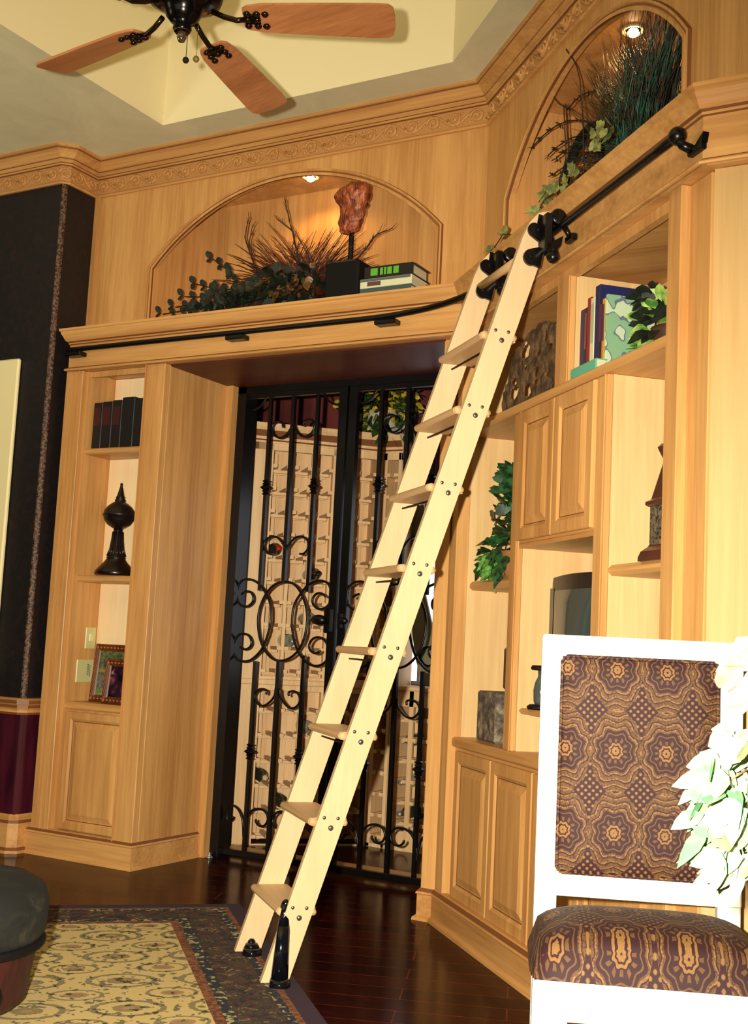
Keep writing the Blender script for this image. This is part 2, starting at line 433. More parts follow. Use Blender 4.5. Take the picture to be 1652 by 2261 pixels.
# ------------------------------------------------------------------ the room
R2 = math.sqrt(2)
YU, NU = 4.822, 1.822            # upper wall planes (back wall, right wall)
XC = NU*R2-YU
b = M(); b.add([(-9,-5,0),(5,-5,0),(5,9,0),(-9,9,0),(-9,-5,-.1),(5,-5,-.1),(5,9,-.1),(-9,9,-.1)], [(0,1,2,3),(7,6,5,4),(0,4,5,1),(1,5,6,2),(2,6,7,3),(3,7,4,0)])
struct(b, 'floor', FLOORM, 'dark glossy cherry plank floor')
ZC = 3.762
outer = [(-8,-4),(4,-4),(4,7.6),(-8,7.6)]
hole = [(-3.97,4.55),(-2.31,4.55),(-0.6,2.84),(-0.6,1.2),(-2.31,-.5),(-3.97,-.5)]
tri = tessellate_polygon([[Vector((x,y,0)) for x,y in outer],[Vector((x,y,0)) for x,y in hole]])
b = M(); P = outer+hole
b.add([(x,y,ZC) for x,y in P], [list(t) for t in tri])
struct(b, 'ceiling', SOFF, 'grey-green sponged ceiling border around the tray')
b = M(); n = len(hole)
b.add([(x,y,ZC) for x,y in hole]+[(x,y,ZC+.75) for x,y in hole], [[i,(i+1)%n,n+(i+1)%n,n+i] for i in range(n)]+[list(range(n,2*n))])
struct(b, 'ceiling_tray', TRAYM, 'raised cream ceiling tray above the fan')

# left wall with its rounded outer corner
b = M(); b.box((-8,4.572,.74),(-4.671,4.68,ZC)); b.box((-4.78,4.593,.74),(-4.65,5.3,ZC))
struct(b, 'wall_left', DARKW, 'near-black damask papered wall at the left')
b = M(); b.box((-8,4.574,.0),(-4.671,4.68,.74)); b.box((-4.78,4.593,.0),(-4.652,5.3,.74))
struct(b, 'wall_left_dado', MAROON, 'glossy maroon lower wall under the chair rail')
b = M(); pts = [(-4.671,4.571)]+[(-4.671+.022*math.sin(t*PI/8), 4.593-.022*math.cos(t*PI/8)) for t in range(0,5)]+[(-4.649,4.593),(-4.68,4.61),(-4.69,4.60)]
b.prism(pts, .78, 3.57, 'z'); struct(b, 'trim_1', SPARK, 'speckled bead running up the rounded wall corner')
b = M(); b.prism([(x, y+.001) for x, y in pts], 0.17, .715, 'z'); struct(b, 'trim_2', MAROON, 'rounded maroon corner below the chair rail')
cr = [(-8,4.570),(-4.675,4.570),(-4.648,4.597),(-4.648,4.70)]
b = M(); b.sweep(cr, [(0,.700),(.012,.700),(.016,.712),(.012,.724),(.02,.735),(.02,.75),(.028,.757),(.028,.775),(.014,.783),(0,.786)], glaze=(1,4,6))
struct(b, 'trim_3', W_X, 'maple chair rail wrapping the dark wall corner')
b = M(); b.sweep(cr, [(0,.0),(.03,.0),(.03,.015),(.018,.03),(.018,.15),(.012,.165),(.014,.18),(.006,.195),(0,.195)], glaze=(2,4))
struct(b, 'baseboard_left', W_X, 'tall maple baseboard wrapping the left corner')

# crown moulding with carved frieze
RX, RY = Wb(-1.2, NU)[:2]
crown_path = [(-8,4.572),(-4.68,4.572),(-4.65,4.602),(-4.65,YU),(XC,YU),(RX,RY)]
b = M(); b.sweep(crown_path, [(0,3.562),(.014,3.562),(.019,3.569),(.014,3.577),(.010,3.580),(.010,3.664),(.018,3.668),(.024,3.675),(.020,3.682),(.026,3.688),(.034,3.695),(.034,3.701),
    (.040,3.704),(.047,3.713),(.060,3.728),(.074,3.737),(.078,3.738),(.078,3.746),(.086,3.749),(.086,3.762),(0,3.762)], glaze={3:1,5:1,7:1,10:1,16:1,4:2})
struct(b, 'trim_4', [W_X, GLAZE_SHADE, FRIEZE_SHADE], 'maple crown moulding around the room')
b = M()
def vine(p0, p1, z0=3.622):
    a = Vector(p0); d = Vector(p1)-a; L = d.length; d.normalize(); nn = Vector((d.y, -d.x))
    k = max(1, round(L/.115)); st = L/k
    def P3(u, z, o=.013): q = a+d*u+nn*o; return (q.x, q.y, z)
    for i in range(k):
        up = 1 if i % 2 == 0 else -1; u0 = i*st; cx = u0+st*.5
        pts = []
        for t in range(0, 17):
            th = t/16*PI*3.1; rr = .037*(1-t/16*.86)
            pts.append(P3(cx-rr*math.cos(th)*1.0, z0-up*.003+up*rr*math.sin(th)*.98))
        b.tube(pts, [.0072*(1-t/16*.35) for t in range(17)], 5)
        b.ball(P3(cx, z0, .014), .0075, 6)
        pts = [P3(u0-st*.5+st*t/8, z0-up*.030*math.cos(PI*t/8)) for t in range(0, 9)] if i else [P3(st*.5*t/4, z0-.02*up) for t in range(5)]
        b.tube(pts, .0058, 5)
        for s_ in (-.34, .3):
            q = P3(cx+s_*st, z0-up*.024, .012); b.ball(q, .0085, 6, sc=(1.2, .6, .8))
for i in range(len(crown_path)-1):
    p0, p1 = crown_path[i], crown_path[i+1]
    if i == 0: p0 = (-5.6, 4.572)
    if i == len(crown_path)-2: p1 = Wb(-2.6, NU)[:2]
    vine(p0, p1)
struct(b, 'trim_5', W_X, 'scrolling vine carved along the crown frieze')

# upper panelled walls with their arched niches
def arched(name, lab, f, x0, x1, xa, xb, yy, depth, zs, za, loc, rot, zb=2.745, zt=3.60, cz=3.55):
    hw = (xb-xa)/2; cx = (xa+xb)/2; rise = za-zs; R = (hw*hw+rise*rise)/(2*rise)
    def az(x): return za-R+math.sqrt(max(0, R*R-(x-cx)**2))
    b = M(f); NS = 40
    b.box((x0,yy,zb),(xa,yy+.03,zt)); b.box((xb,yy,zb),(x1,yy+.03,zt))
    xs = [xa+(xb-xa)*i/NS for i in range(NS+1)]
    for i in range(NS):
        a_, c_ = xs[i], xs[i+1]
        b.add([(a_,yy,az(a_)),(c_,yy,az(c_)),(c_,yy,zt),(a_,yy,zt),(a_,yy+.03,az(a_)),(c_,yy+.03,az(c_)),(c_,yy+.03,zt),(a_,yy+.03,zt)],
              [(0,1,2,3),(7,6,5,4),(0,4,5,1)])
    struct(b, name, W_V, lab, loc=loc, rot=rot)
    b = M(f); y0, y1 = yy+.03, yy+depth
    b.box((xa-.02,y0,zb),(xa,y1,cz)); b.box((xb,y0,zb),(xb+.02,y1,cz)); b.box((xa-.02,y1,zb),(xb+.02,y1+.02,cz)); b.box((xa-.02,y0,cz),(xb+.02,y1+.02,cz+.02))
    struct(b, name+'_niche', W_V, lab.replace('panelled', 'niche inside the panelled'), loc=loc, rot=rot)
    # bead moulding round the opening
    path = [(xa,zb)]+[(x,az(x)) for x in xs]+[(xb,zb)]
    b = M(f)
    def off(d):
        out = []
        for i, (x, z) in enumerate(path):
            if i == 0: out.append((x-d, z)); continue
            if i == len(path)-1: out.append((x+d, z)); continue
            th = math.atan2(x-cx, z-(za-R)); px, pz = math.sin(th), math.cos(th)
            if i == 1: px = -1; pz = .45
            if i == len(path)-2: px = 1; pz = .45
            out.append((x+px*d, z+pz*d))
        return out
    prof = [(-.012,0.0),(-.012,-.012),(0,-.014),(.004,-.008),(.010,-.008),(.014,-.014),(.022,-.012),(.026,0)]
    L = [[(x,yy+q,z) for x,z in off(d)] for d, q in prof]; m = len(path); pts = [p for l in L for p in l]
    F = [[k*m+i,k*m+i+1,(k+1)*m+i+1,(k+1)*m+i] for k in range(len(prof)-1) for i in range(m-1)]
    b.add(pts, F, mi=[1 if k in (0,3,6) else 0 for k in range(len(prof)-1) for i in range(m-1)])
    return b
bA = arched('wall_back', 'panelled maple upper wall above the gate', fA, -4.65, XC, -4.21, -2.485, YU, .353, 3.11, 3.495, (-3.4,YU,2.75), 0)
struct(bA, 'trim_6', W_V, 'beaded trim around the arch over the gate')
bB = arched('wall_right', 'panelled maple upper wall above the bookcase', fB, S*(XC-YU), -1.2, -4.72, -3.21, NU, .363, 3.11, 3.48, Wb(-3.9,NU,2.75), RB, cz=3.54)
struct(bB, 'trim_7', W_V, 'beaded trim around the arch over the bookcase')
b = M(); b.box((-4.65,YU-.012,2.75),(-4.612,YU+.002,3.565)); struct(b, 'trim_8', W_V, 'slim maple strip closing the upper wall at the left corner')

# cornice shelf that carries the ladder rail
YF, NF = 4.645, 1.685
YCW = 3.267                       # wall face beyond the bookcase
xr = NF*R2-(YCW-.045)             # fascia corner at the right
P1c = (NF*R2-YF, YF); P2c = (xr, YCW-.045)
cpath = [(-4.59,4.80),(-4.59,YF),P1c,P2c,(1.5,YCW-.045)]
prof = [(.005,2.530),(.014,2.530),(.017,2.536),(.012,2.542),(.004,2.546),(0,2.550),(0,2.672),(.006,2.676),(.006,2.684),(.014,2.690),(.022,2.700),(.030,2.718),(.036,2.728),(.038,2.732),(.038,2.740),(.046,2.744),(.046,2.756),(-.002,2.756)]
b = M(); b.sweep(cpath, prof, glaze=(3,4,6,8))
struct(b, 'trim_9', W_X, 'maple cornice with a flat fascia carrying the ladder rail')
b = M(); xk = 1.70*R2-4.66
b.prism([(-4.585,4.66),(NF*R2-4.66,4.66),(P2c[0]+.03,P2c[1]+.03),(1.5,3.25),(1.5,3.6),(-.62,3.6),(XC+.0,YU+.03),(-4.62,YU+.03)], 2.742, 2.754, 'z')
struct(b, 'trim_10', W_X, 'ledge board on top of the cornice')
b = M(); b.prism([(-4.585,4.65),(NF*R2-4.65,4.65),(P2c[0]+.01,P2c[1]+.01),(1.5,3.235),(1.5,3.9),(-.5,4.0),(XC,5.2),(-2.0,5.5),(-4.62,5.5)], 2.532, 2.55, 'z')
struct(b, 'trim_11', W_X, 'maple soffit boards under the cornice')
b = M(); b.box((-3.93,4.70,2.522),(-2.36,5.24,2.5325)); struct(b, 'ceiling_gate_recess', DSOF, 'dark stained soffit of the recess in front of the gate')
b = M(); b.box((-.815,YCW,0),(1.5,YCW+.1,2.54)); b.box((xr+.05,YCW-.005,.0),(1.5,YCW,2.53))
struct(b, 'wall_far_right', wood('maple_end_panel', (206,170,114), (192,154,98), 'z', .5), 'bright maple panelled wall past the bookcase')

# doorway frame of the wine room
b = M(); b.box((-3.935,5.23,0),(-3.83,5.33,2.53)); b.box((-3.935,5.23,2.485),(-2.38,5.33,2.53)); b.box((-2.54,5.23,0),(-2.44,5.33,2.53)); b.box((-3.935,5.33,0),(-3.915,5.46,2.53))
struct(b, 'door_1', BLACK, 'black iron frame around the gate opening')
b = M(); b.box((-3.935,5.18,0),(-3.885,5.235,2.531)); b.box((-2.44,5.18,0),(-2.38,5.46,2.531)); struct(b, 'trim_12', W_V, 'pale maple casing beside the gate')
b = M(); b.box((-2.60,5.34,.0),(-2.44,5.42,2.50)); b.box((-2.64,5.33,.0),(-2.60,5.36,.10)); struct(b, 'trim_13', W_V, 'maple casing inside the wine room doorway')
b = M(); b.box((-3.94,5.36,0),(-2.4,5.52,.02)); struct(b, 'trim_14', W_X, 'low maple threshold behind the gate')
# wine room shell
b = M(); b.prism([(-5.9,5.0),(-5.9,7.4),(-1.2,7.4),(-1.2,5.5),(-1.1,5.5),(-1.1,7.5),(-6.0,7.5),(-6.0,5.0)], 0, 3.3, 'z')
struct(b, 'wall_wine_room', WINEW, 'dark red wall inside the wine room')
b = M(); b.box((-6,5.46,3.2),(-1.1,7.5,3.3)); struct(b, 'ceiling_wine_room', WINEW, 'dark ceiling inside the wine room')
# post beside the bookcase, facing the room
# ------------------------------------------------------------------ tall narrow bookcase left of the gate
def door(b, x0, x1, z0, z1, yf, st=.052):
    b.rings(x0, x1, z0, z1, [(0,yf+.02),(0,yf+.003),(.003,yf),(st-.012,yf),(st-.006,yf+.004),(st,yf+.008),(st+.004,yf+.010),(st+.010,yf+.010),(st+.034,yf+.001),(st+.036,yf)], glaze=(5,))
t = thing('tall_bookcase', 'tall narrow maple bookcase built in left of the iron gate', 'bookcase', (-4.27,4.75,0))
b = M(); b.bbox((-4.61,4.655,.10),(-4.49,4.70,2.53),.003); b.bbox((-4.05,4.655,.10),(-3.93,4.70,2.53),.003); b.box((-4.50,4.69,.10),(-4.478,4.72,2.53))
for x in (-4.575,-4.55,-4.52): b.box((x,4.651,.12),(x+.004,4.656,2.53))
b.box((-4.49,4.70,2.50),(-4.05,4.72,2.53)); b.box((-4.49,4.70,.10),(-4.05,4.72,.13))
b.box((-4.056,4.648,.12),(-4.05,4.70,2.53)); b.box((-4.479,4.716,.13),(-4.051,4.722,.743)); part(b, 'face_frame', W_V, t)
b = M(); b.bbox((-3.965,4.701,0.02),(-3.931,5.21,2.53),.002); part(b, 'end_panel', W_V, t)
b = M(); b.box((-4.50,4.72,.10),(-4.478,4.90,2.53)); part(b, 'side_panel', W_V, t); b = M(); b.box((-4.055,4.701,.10),(-3.966,4.92,2.53)); part(b, 'side_panel', W_V, t)
b = M(); b.box((-4.48,4.90,.10),(-4.05,4.915,2.53)); part(b, 'back_panel', wood('pale_maple_back', (250,226,180), (242,210,160), 'z', .5), t)
for z0, z1, yf in ((2.082,2.113,4.70),(1.405,1.441,4.715),(.742,.782,4.70)):
    b = M(); b.bbox((-4.485,yf-.003,z0),(-4.045,4.90,z1),.007); part(b, 'shelf', W_X, t)
b = M(); door(b, -4.462, -4.052, .135, .730, 4.695, .046); part(b, 'door', W_V, t)
b = M(); b.sweep([(-4.63,4.72),(-4.63,4.645),(-3.922,4.645),(-3.922,5.205)], [(-.02,0),(.014,0),(.012,.012),(0,.022),(0,.105),(.006,.110),(.002,.118),(-.008,.130),(-.012,.134),(-.03,.134)], glaze=(6,))
part(b, 'plinth', W_X, t)
# switch plates
for z0, z1, y0, y1, lab in ((1.055,1.17,4.808,4.884,'upper ivory wall plate on the bookcase side above the picture frames'),(.878,.998,4.757,4.884,'lower ivory wall plate with printed text beside the picture frames')):
    b = M(); b.bbox((-4.478,y0,z0),(-4.470,y1,z1),.003)
    p = thing('wall_plate', lab, 'wall plate', (-4.474,(y0+y1)/2,z0)); part(b, 'plate', mat('ivory_plate', (206,200,140), .4), p)
    b = M()
    if z0 < 1:
        for i in range(7):
            b.box((-4.4702,4.835,.915+i*.009),(-4.4695,4.848,.920+i*.009)); b.box((-4.4702,4.852,.912+i*.0085),(-4.4695,4.860,.917+i*.0085))
        part(b, 'printing', mat('blue_print', (70,110,110), .6), p)
    else:
        b.bbox((-4.4702,4.832,1.095),(-4.464,4.86,1.135),.002); part(b, 'rocker', mat('ivory_rocker', (222,214,156), .35), p)
# dark leather set of books on the top shelf
DB = [mat('black_leather_book', (16,12,15), .5), mat('red_book_label', (58,14,18), .5)]
x = -4.47
labs = ['first thick black leather book from the left on the top shelf of the narrow bookcase','second black leather book from the left on the top shelf of the narrow bookcase','third black leather book on the top shelf of the narrow bookcase','fourth black leather book, round-topped, on the top shelf of the narrow bookcase','last black leather book at the right end of the top shelf of the narrow bookcase']
for i, (wd, h) in enumerate(((.062,.255),(.07,.258),(.066,.262),(.085,.274),(.08,.264))):
    t = thing('book', labs[i], 'book', (x+wd/2,4.80,2.113), 0, 'black leather books on the narrow bookcase')
    b = M(); b.bbox((x,4.735,2.1135),(x+wd-.0008,4.89,2.113+h),.003); part(b, 'cover', DB[0], t)
    if i in (0,1,2): 
        b = M(); b.box((x+.008,4.7335,2.24),(x+wd-.01,4.7345,2.34)); part(b, 'spine_label', DB[1], t)
    x += wd
# turned finial
t = thing('finial_ornament', 'black turned finial ornament with a globe and spire on the middle shelf', 'ornament', (-4.285,4.79,1.441))
pf = [(.0,0),(.105,0),(.118,.010),(.112,.028),(.090,.050),(.066,.075),(.052,.092),(.056,.098),(.050,.104),(.038,.140),(.030,.190),(.026,.235),(.026,.250)]
b = M(); b.lathe([(r*.92,h) for r,h in pf], (-4.285,4.79,1.441), 24); 
for k in range(16):
    a = 2*PI*k/16; b.tube([(-4.285+math.cos(a)*r*.92,4.79+math.sin(a)*r*.92,1.441+h) for r,h in ((.053,.106),(.040,.140),(.032,.190),(.028,.235))], .0035, 5)
part(b, 'pedestal', mat('ebonised_wood', (24,12,12), .28), t)
b = M(); b.lathe([(.02,.248),(.034,.256),(.060,.272),(.078,.298),(.084,.318),(.090,.322),(.084,.328),(.080,.345),(.064,.368),(.042,.386),(.026,.395),(.03,.402),(.022,.412),(.026,.418),(.020,.424),(.012,.455),(.006,.480),(.0075,.487),(.004,.495),(0,.497)], (-4.285,4.79,1.441), 20)
part(b, 'globe', mat('ebonised_globe', (20,12,14), .35), t)
# picture frames
FR = wood('gilt_carved_frame', (110,56,24), (42,16,10), 'z', .4, 2.0)
def frame(x0, x1, z0, z1, y, lean, lab, pic):
    t = thing('picture_frame', lab, 'picture frame', ((x0+x1)/2,y,z0))
    def f(p): return Vector((p[0], y+p[1]+(p[2]-z0)*lean, p[2]))
    b = M(f); wd = .036
    b.rings(x0, x1, z0, z1, [(0,.015),(0,0),(.006,-.006),(.014,-.002),(.022,-.006),(.030,-.001),(wd,.004)])
    part(b, 'frame', FR, t)
    b = M(f); 
    n1 = int((z1-z0)/.024)
    for i in range(n1):
        z = z0+.018+i*(z1-z0-.036)/(n1-1)
        for xx in (x0+.018, x1-.018): b.tube([(xx,-.006,z-.011),(xx-.007,-.006,z),(xx,-.006,z+.011),(xx+.007,-.006,z),(xx,-.006,z-.011)], .0016, 4)
    n2 = int((x1-x0)/.024)
    for i in range(n2):
        xx = x0+.018+i*(x1-x0-.036)/(n2-1)
        for z in (z0+.018, z1-.018): b.ball(f((xx,-.006,z)), .006, 6, f=lambda p: Vector(p), sc=(1.3,.5,.8))
    part(b, 'carving', mat('gilt_edge', (176,104,50), .35), t)
    b = M(f); b.box((x0+wd,.0035,z0+wd),(x1-wd,.006,z1-wd)); part(b, 'picture', pic, t)
pm = mat('garden_photo', (60,70,40), .3); e = N(pm); c = e.xyz(e.co())
zz = e.m('ADD', c[2], e.m('MULTIPLY', e.noise(e.co(),30,3), .04))
e.color(e.mix(.55, e.ramp(e.m('MULTIPLY', zz, 3.0), [(0,(90,110,50)),(.22,(120,150,70)),(.3,(96,100,96)),(.47,(110,110,104)),(.5,(20,18,14)),(.56,(150,140,50)),(.62,(26,24,20)),(.75,(60,70,40)),(.95,(96,110,60))]), e.ramp(e.noise(e.co(),60,3), [(.4,(20,24,20)),(.6,(110,120,80))])))
frame(-4.435,-4.07,.783,1.085,4.825,.10,'larger carved wooden picture frame holding a garden photo, behind the smaller one',pm)
pm2 = mat('couple_photo', (20,14,24), .3); e = N(pm2)
e.color(e.ramp(e.noise(e.co(), 13, 3, .5, .6), [(.4,(14,10,20)),(.54,(52,26,44)),(.6,(120,60,70)),(.65,(214,196,206))]))
frame(-4.285,-4.06,.783,1.01,4.755,.10,'smaller carved wooden picture frame with a dark photo, in front of the larger one',pm2)

# ------------------------------------------------------------------ bookcase along the right wall (s, n, z)
t = thing('wall_bookcase', 'long built-in maple bookcase with cupboards along the right wall', 'bookcase', Wb(-3.9,1.9,0), RB)
b = M(fB); b.bbox((-4.94,1.705,.10),(-4.905,1.76,2.53),.003); b.bbox((-4.91,1.70,.10),(-4.86,1.76,2.53),.003)
b.bbox((-3.085,1.70,.10),(-3.01,1.76,2.53),.003); b.bbox((-3.012,1.73,.10),(-2.895,1.80,2.53),.003)
b.box((-4.86,1.732,2.495),(-3.085,1.76,2.531)); part(b, 'face_frame', W_V, t)
b = M(); b.bbox((-2.365,4.70,.10),(-2.298,4.76,2.53),.003); part(b, 'corner_post', W_V, t)
for s0, s1, z0, z1 in ((-4.315,-4.237,.782,2.075),(-3.59,-3.513,.782,2.075),(-3.945,-3.825,2.112,2.50)):
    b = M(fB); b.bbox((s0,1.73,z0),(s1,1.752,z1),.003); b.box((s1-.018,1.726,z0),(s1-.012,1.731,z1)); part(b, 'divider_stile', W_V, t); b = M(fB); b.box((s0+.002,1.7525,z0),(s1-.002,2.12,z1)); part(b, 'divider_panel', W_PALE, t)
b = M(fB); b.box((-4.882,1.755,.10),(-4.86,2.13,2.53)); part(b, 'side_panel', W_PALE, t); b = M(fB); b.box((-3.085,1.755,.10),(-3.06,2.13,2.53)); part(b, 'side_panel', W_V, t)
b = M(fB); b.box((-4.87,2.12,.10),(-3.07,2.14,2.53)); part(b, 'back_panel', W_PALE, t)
b = M(fB); b.bbox((-4.86,1.722,2.076),(-3.085,2.12,2.111),.004); part(b, 'shelf', W_X, t, 'full width maple shelf')
b = M(fB); b.bbox((-4.86,1.715,.741),(-3.085,2.12,.782),.008); part(b, 'counter', W_X, t, 'thick maple counter with an eased edge')
for s0, s1, z0, z1, nf in ((-4.86,-4.315,1.405,1.443,1.765),(-3.513,-3.085,1.410,1.445,1.745),(-4.237,-3.59,.922,.944,1.755)):
    b = M(fB); b.bbox((s0,nf,z0),(s1,2.11,z1),.012); part(b, 'shelf', W_X, t)
b = M(fB); b.box((-4.237,1.735,1.545),(-3.59,2.12,1.562)); b.box((-4.237,1.735,1.56),(-3.59,1.75,2.076)); part(b, 'upper_carcass', W_X, t); b = M(fB); b.box((-4.86,1.735,.10),(-3.085,1.75,.742)); part(b, 'lower_carcass', W_X, t)
for s0, s1, z0, z1 in ((-4.815,-4.408,.135,.728),(-4.402,-4.0,.135,.728),(-3.99,-3.60,.135,.728),(-3.595,-3.10,.135,.728),(-4.232,-3.915,1.572,2.070),(-3.910,-3.594,1.572,2.070)):
    b = M(fB); door(b, s0, s1, z0, z1, 1.718, .055); part(b, 'cupboard_door', W_V, t)
sx0 = S*(-2.40-4.69)
b = M(); c0 = (1.686*R2-4.69, 4.69); c1_ = Wb(-2.86,1.686)[:2]
b.sweep([(-2.375,4.80),(-2.375,4.69),c0,c1_,(c1_[0]+.3,c1_[1])], [(-.02,0),(.016,0),(.013,.012),(0,.022),(0,.105),(.006,.110),(.002,.118),(-.010,.132),(-.014,.136),(-.04,.136)], glaze=(6,))
part(b, 'plinth', W_X, t)
b = M(); b.box((-2.36,4.72,.0),(-2.325,5.2,2.53)); part(b, 'end_panel', W_V, t)

# ------------------------------------------------------------------ iron gates
scroll=[[(-3.536,2.320),(-3.548,2.293),(-3.573,2.257),(-3.610,2.236),(-3.644,2.244),(-3.667,2.266),(-3.674,2.299),(-3.658,2.323),(-3.627,2.327),(-3.607,2.315),(-3.604,2.293)],
[(-3.540,1.600),(-3.543,1.633),(-3.565,1.669),(-3.594,1.694),(-3.632,1.701),(-3.667,1.685),(-3.680,1.655),(-3.671,1.627),(-3.648,1.609),(-3.626,1.609)],
[(-3.706,2.498),(-3.726,2.462),(-3.752,2.425),(-3.790,2.404),(-3.818,2.401),(-3.837,2.421)],
[(-3.552,0.90),(-3.555,0.866),(-3.573,0.837),(-3.606,0.811),(-3.640,0.804),(-3.670,0.824),(-3.681,0.854),(-3.663,0.883),(-3.635,0.892),(-3.608,0.884),(-3.610,0.865)],
[(-3.700,0.12),(-3.705,0.166),(-3.715,0.212),(-3.738,0.251),(-3.769,0.271),(-3.795,0.268),(-3.812,0.235),(-3.812,0.2),(-3.798,0.188),(-3.778,0.202),(-3.774,0.217)],
[(-3.693,0.12),(-3.700,0.167),(-3.689,0.214),(-3.663,0.255),(-3.624,0.273),(-3.583,0.270),(-3.559,0.248),(-3.554,0.220),(-3.572,0.193),(-3.606,0.189),(-3.628,0.208),(-3.625,0.217)]]
oval=[[(-3.805,1.387),(-3.779,1.403),(-3.748,1.401),(-3.728,1.379),(-3.729,1.349),(-3.755,1.326),(-3.785,1.323),(-3.817,1.337),(-3.835,1.371),(-3.833,1.422),(-3.811,1.458),(-3.762,1.470),(-3.709,1.454),(-3.671,1.425),(-3.644,1.391),(-3.617,1.347),(-3.606,1.288),(-3.608,1.224),(-3.627,1.154),(-3.653,1.099),(-3.686,1.063),(-3.721,1.039),(-3.757,1.030),(-3.803,1.037),(-3.833,1.066),(-3.838,1.105),(-3.827,1.146),(-3.798,1.172),(-3.762,1.176),(-3.733,1.160),(-3.720,1.130),(-3.732,1.105),(-3.762,1.094),(-3.793,1.107)],
[(-3.536,1.460),(-3.583,1.452),(-3.623,1.426),(-3.656,1.386),(-3.682,1.330),(-3.693,1.270),(-3.688,1.211),(-3.672,1.152),(-3.641,1.099),(-3.603,1.064),(-3.566,1.047),(-3.524,1.046),(-3.484,1.058),(-3.445,1.084),(-3.413,1.124),(-3.393,1.173),(-3.383,1.232),(-3.384,1.290),(-3.399,1.348),(-3.429,1.401),(-3.457,1.434),(-3.494,1.456),(-3.536,1.460)]]
def smooth(p, k=3):
    out = []
    n = len(p)
    for i in range(n-1):
        p0 = p[max(i-1,0)]; p1 = p[i]; p2 = p[i+1]; p3 = p[min(i+2,n-1)]
        for j in range(k):
            t_ = j/k
            out.append(tuple(.5*((2*p1[d])+(-p0[d]+p2[d])*t_+(2*p0[d]-5*p1[d]+4*p2[d]-p3[d])*t_*t_+(-p0[d]+3*p1[d]-3*p2[d]+p3[d])*t_**3) for d in range(len(p1))))
    out.append(p[-1]); return out
CXG = -3.538
def leaf_gate(mirror, lab):
    g = (lambda x: -6.38-x) if mirror else (lambda x: x)
    f = lambda p: Vector((g(p[0]), p[1], p[2]))
    t = thing('iron_gate', lab, 'gate', (g(CXG), 5.27, 0.02), 0, 'pair of scrolled iron gates')
    b = M(f); b.bbox((-3.86,5.255,.018),(-3.832,5.285,2.49),.003); b.bbox((-3.245,5.25,.018),(-3.196,5.29,2.49),.003)
    b.bbox((-3.86,5.255,.018),(-3.196,5.285,.050),.003); b.bbox((-3.86,5.255,2.462),(-3.196,5.285,2.49),.003); part(b, 'frame', BLACK, t)
    for x in (-3.69, -3.54, -3.385):
        b = M(f); r = .0095 if abs(x+3.54) > .02 else .0105
        if abs(x+3.54) > .02:
            segs = ((.03,1.035 if x < -3.6 else 1.08),(1.41,2.47))
        else: segs = ((.03,1.047),(1.46,2.47))
        for z0, z1 in segs: b.box((x-r,5.27-r,z0),(x+r,5.27+r,z1))
        part(b, 'bar', BLACK, t)
    for x in (-3.69, -3.385):
        for z in (1.967, .561):
            b = M(f); b.lathe([(.012,-.042),(.023,-.036),(.014,-.028),(.022,-.018),(.016,-.014),(.032,-.001),(.032,.001),(.016,.014),(.022,.018),(.014,.028),(.023,.036),(.012,.042)], (x,5.27,z), 12, smooth=False); part(b, 'collar', BLACK, t)
    def mir(c): return [(2*CXG-x, z) for x, z in c]
    for c in scroll+[mir(c) for c in scroll[:4]]+[mir(scroll[5]), [(x, z) for x, z in mir(scroll[4])]]:
        b = M(f); q = smooth(c); b.tube([(x,5.27,z) for x, z in q], .0062, 6); part(b, 'scroll', BLACK, t)
    for c in (oval[0], oval[1], mir(oval[0])):
        b = M(f); q = smooth(c); b.tube([(x,5.27+(.004 if c is oval[1] else -.004),z) for x, z in q], .0068, 6); part(b, 'oval_scroll', BLACK, t)
    if not mirror:
        b = M(f); b.bbox((-3.262,5.235,1.20),(-3.215,5.262,1.33),.008); b.ball((-3.27,5.21,1.265), .03, 12, sc=(1.6,.9,.9)); b.tube([(-3.24,5.245,1.265),(-3.25,5.215,1.265),(-3.30,5.205,1.262)], .009, 8); part(b, 'lock_handle', BLACK, t)
    else:
        b = M(f); b.bbox((-3.235,5.225,1.22),(-3.205,5.25,1.31),.008); b.ball((-3.25,5.215,1.265), .02, 10, sc=(1.6,.9,.9)); part(b, 'lock_handle', BLACK, t)
leaf_gate(False, 'left leaf of the scrolled black iron gate, fully visible left of the ladder')
leaf_gate(True, 'right leaf of the scrolled black iron gate, mostly behind the ladder')
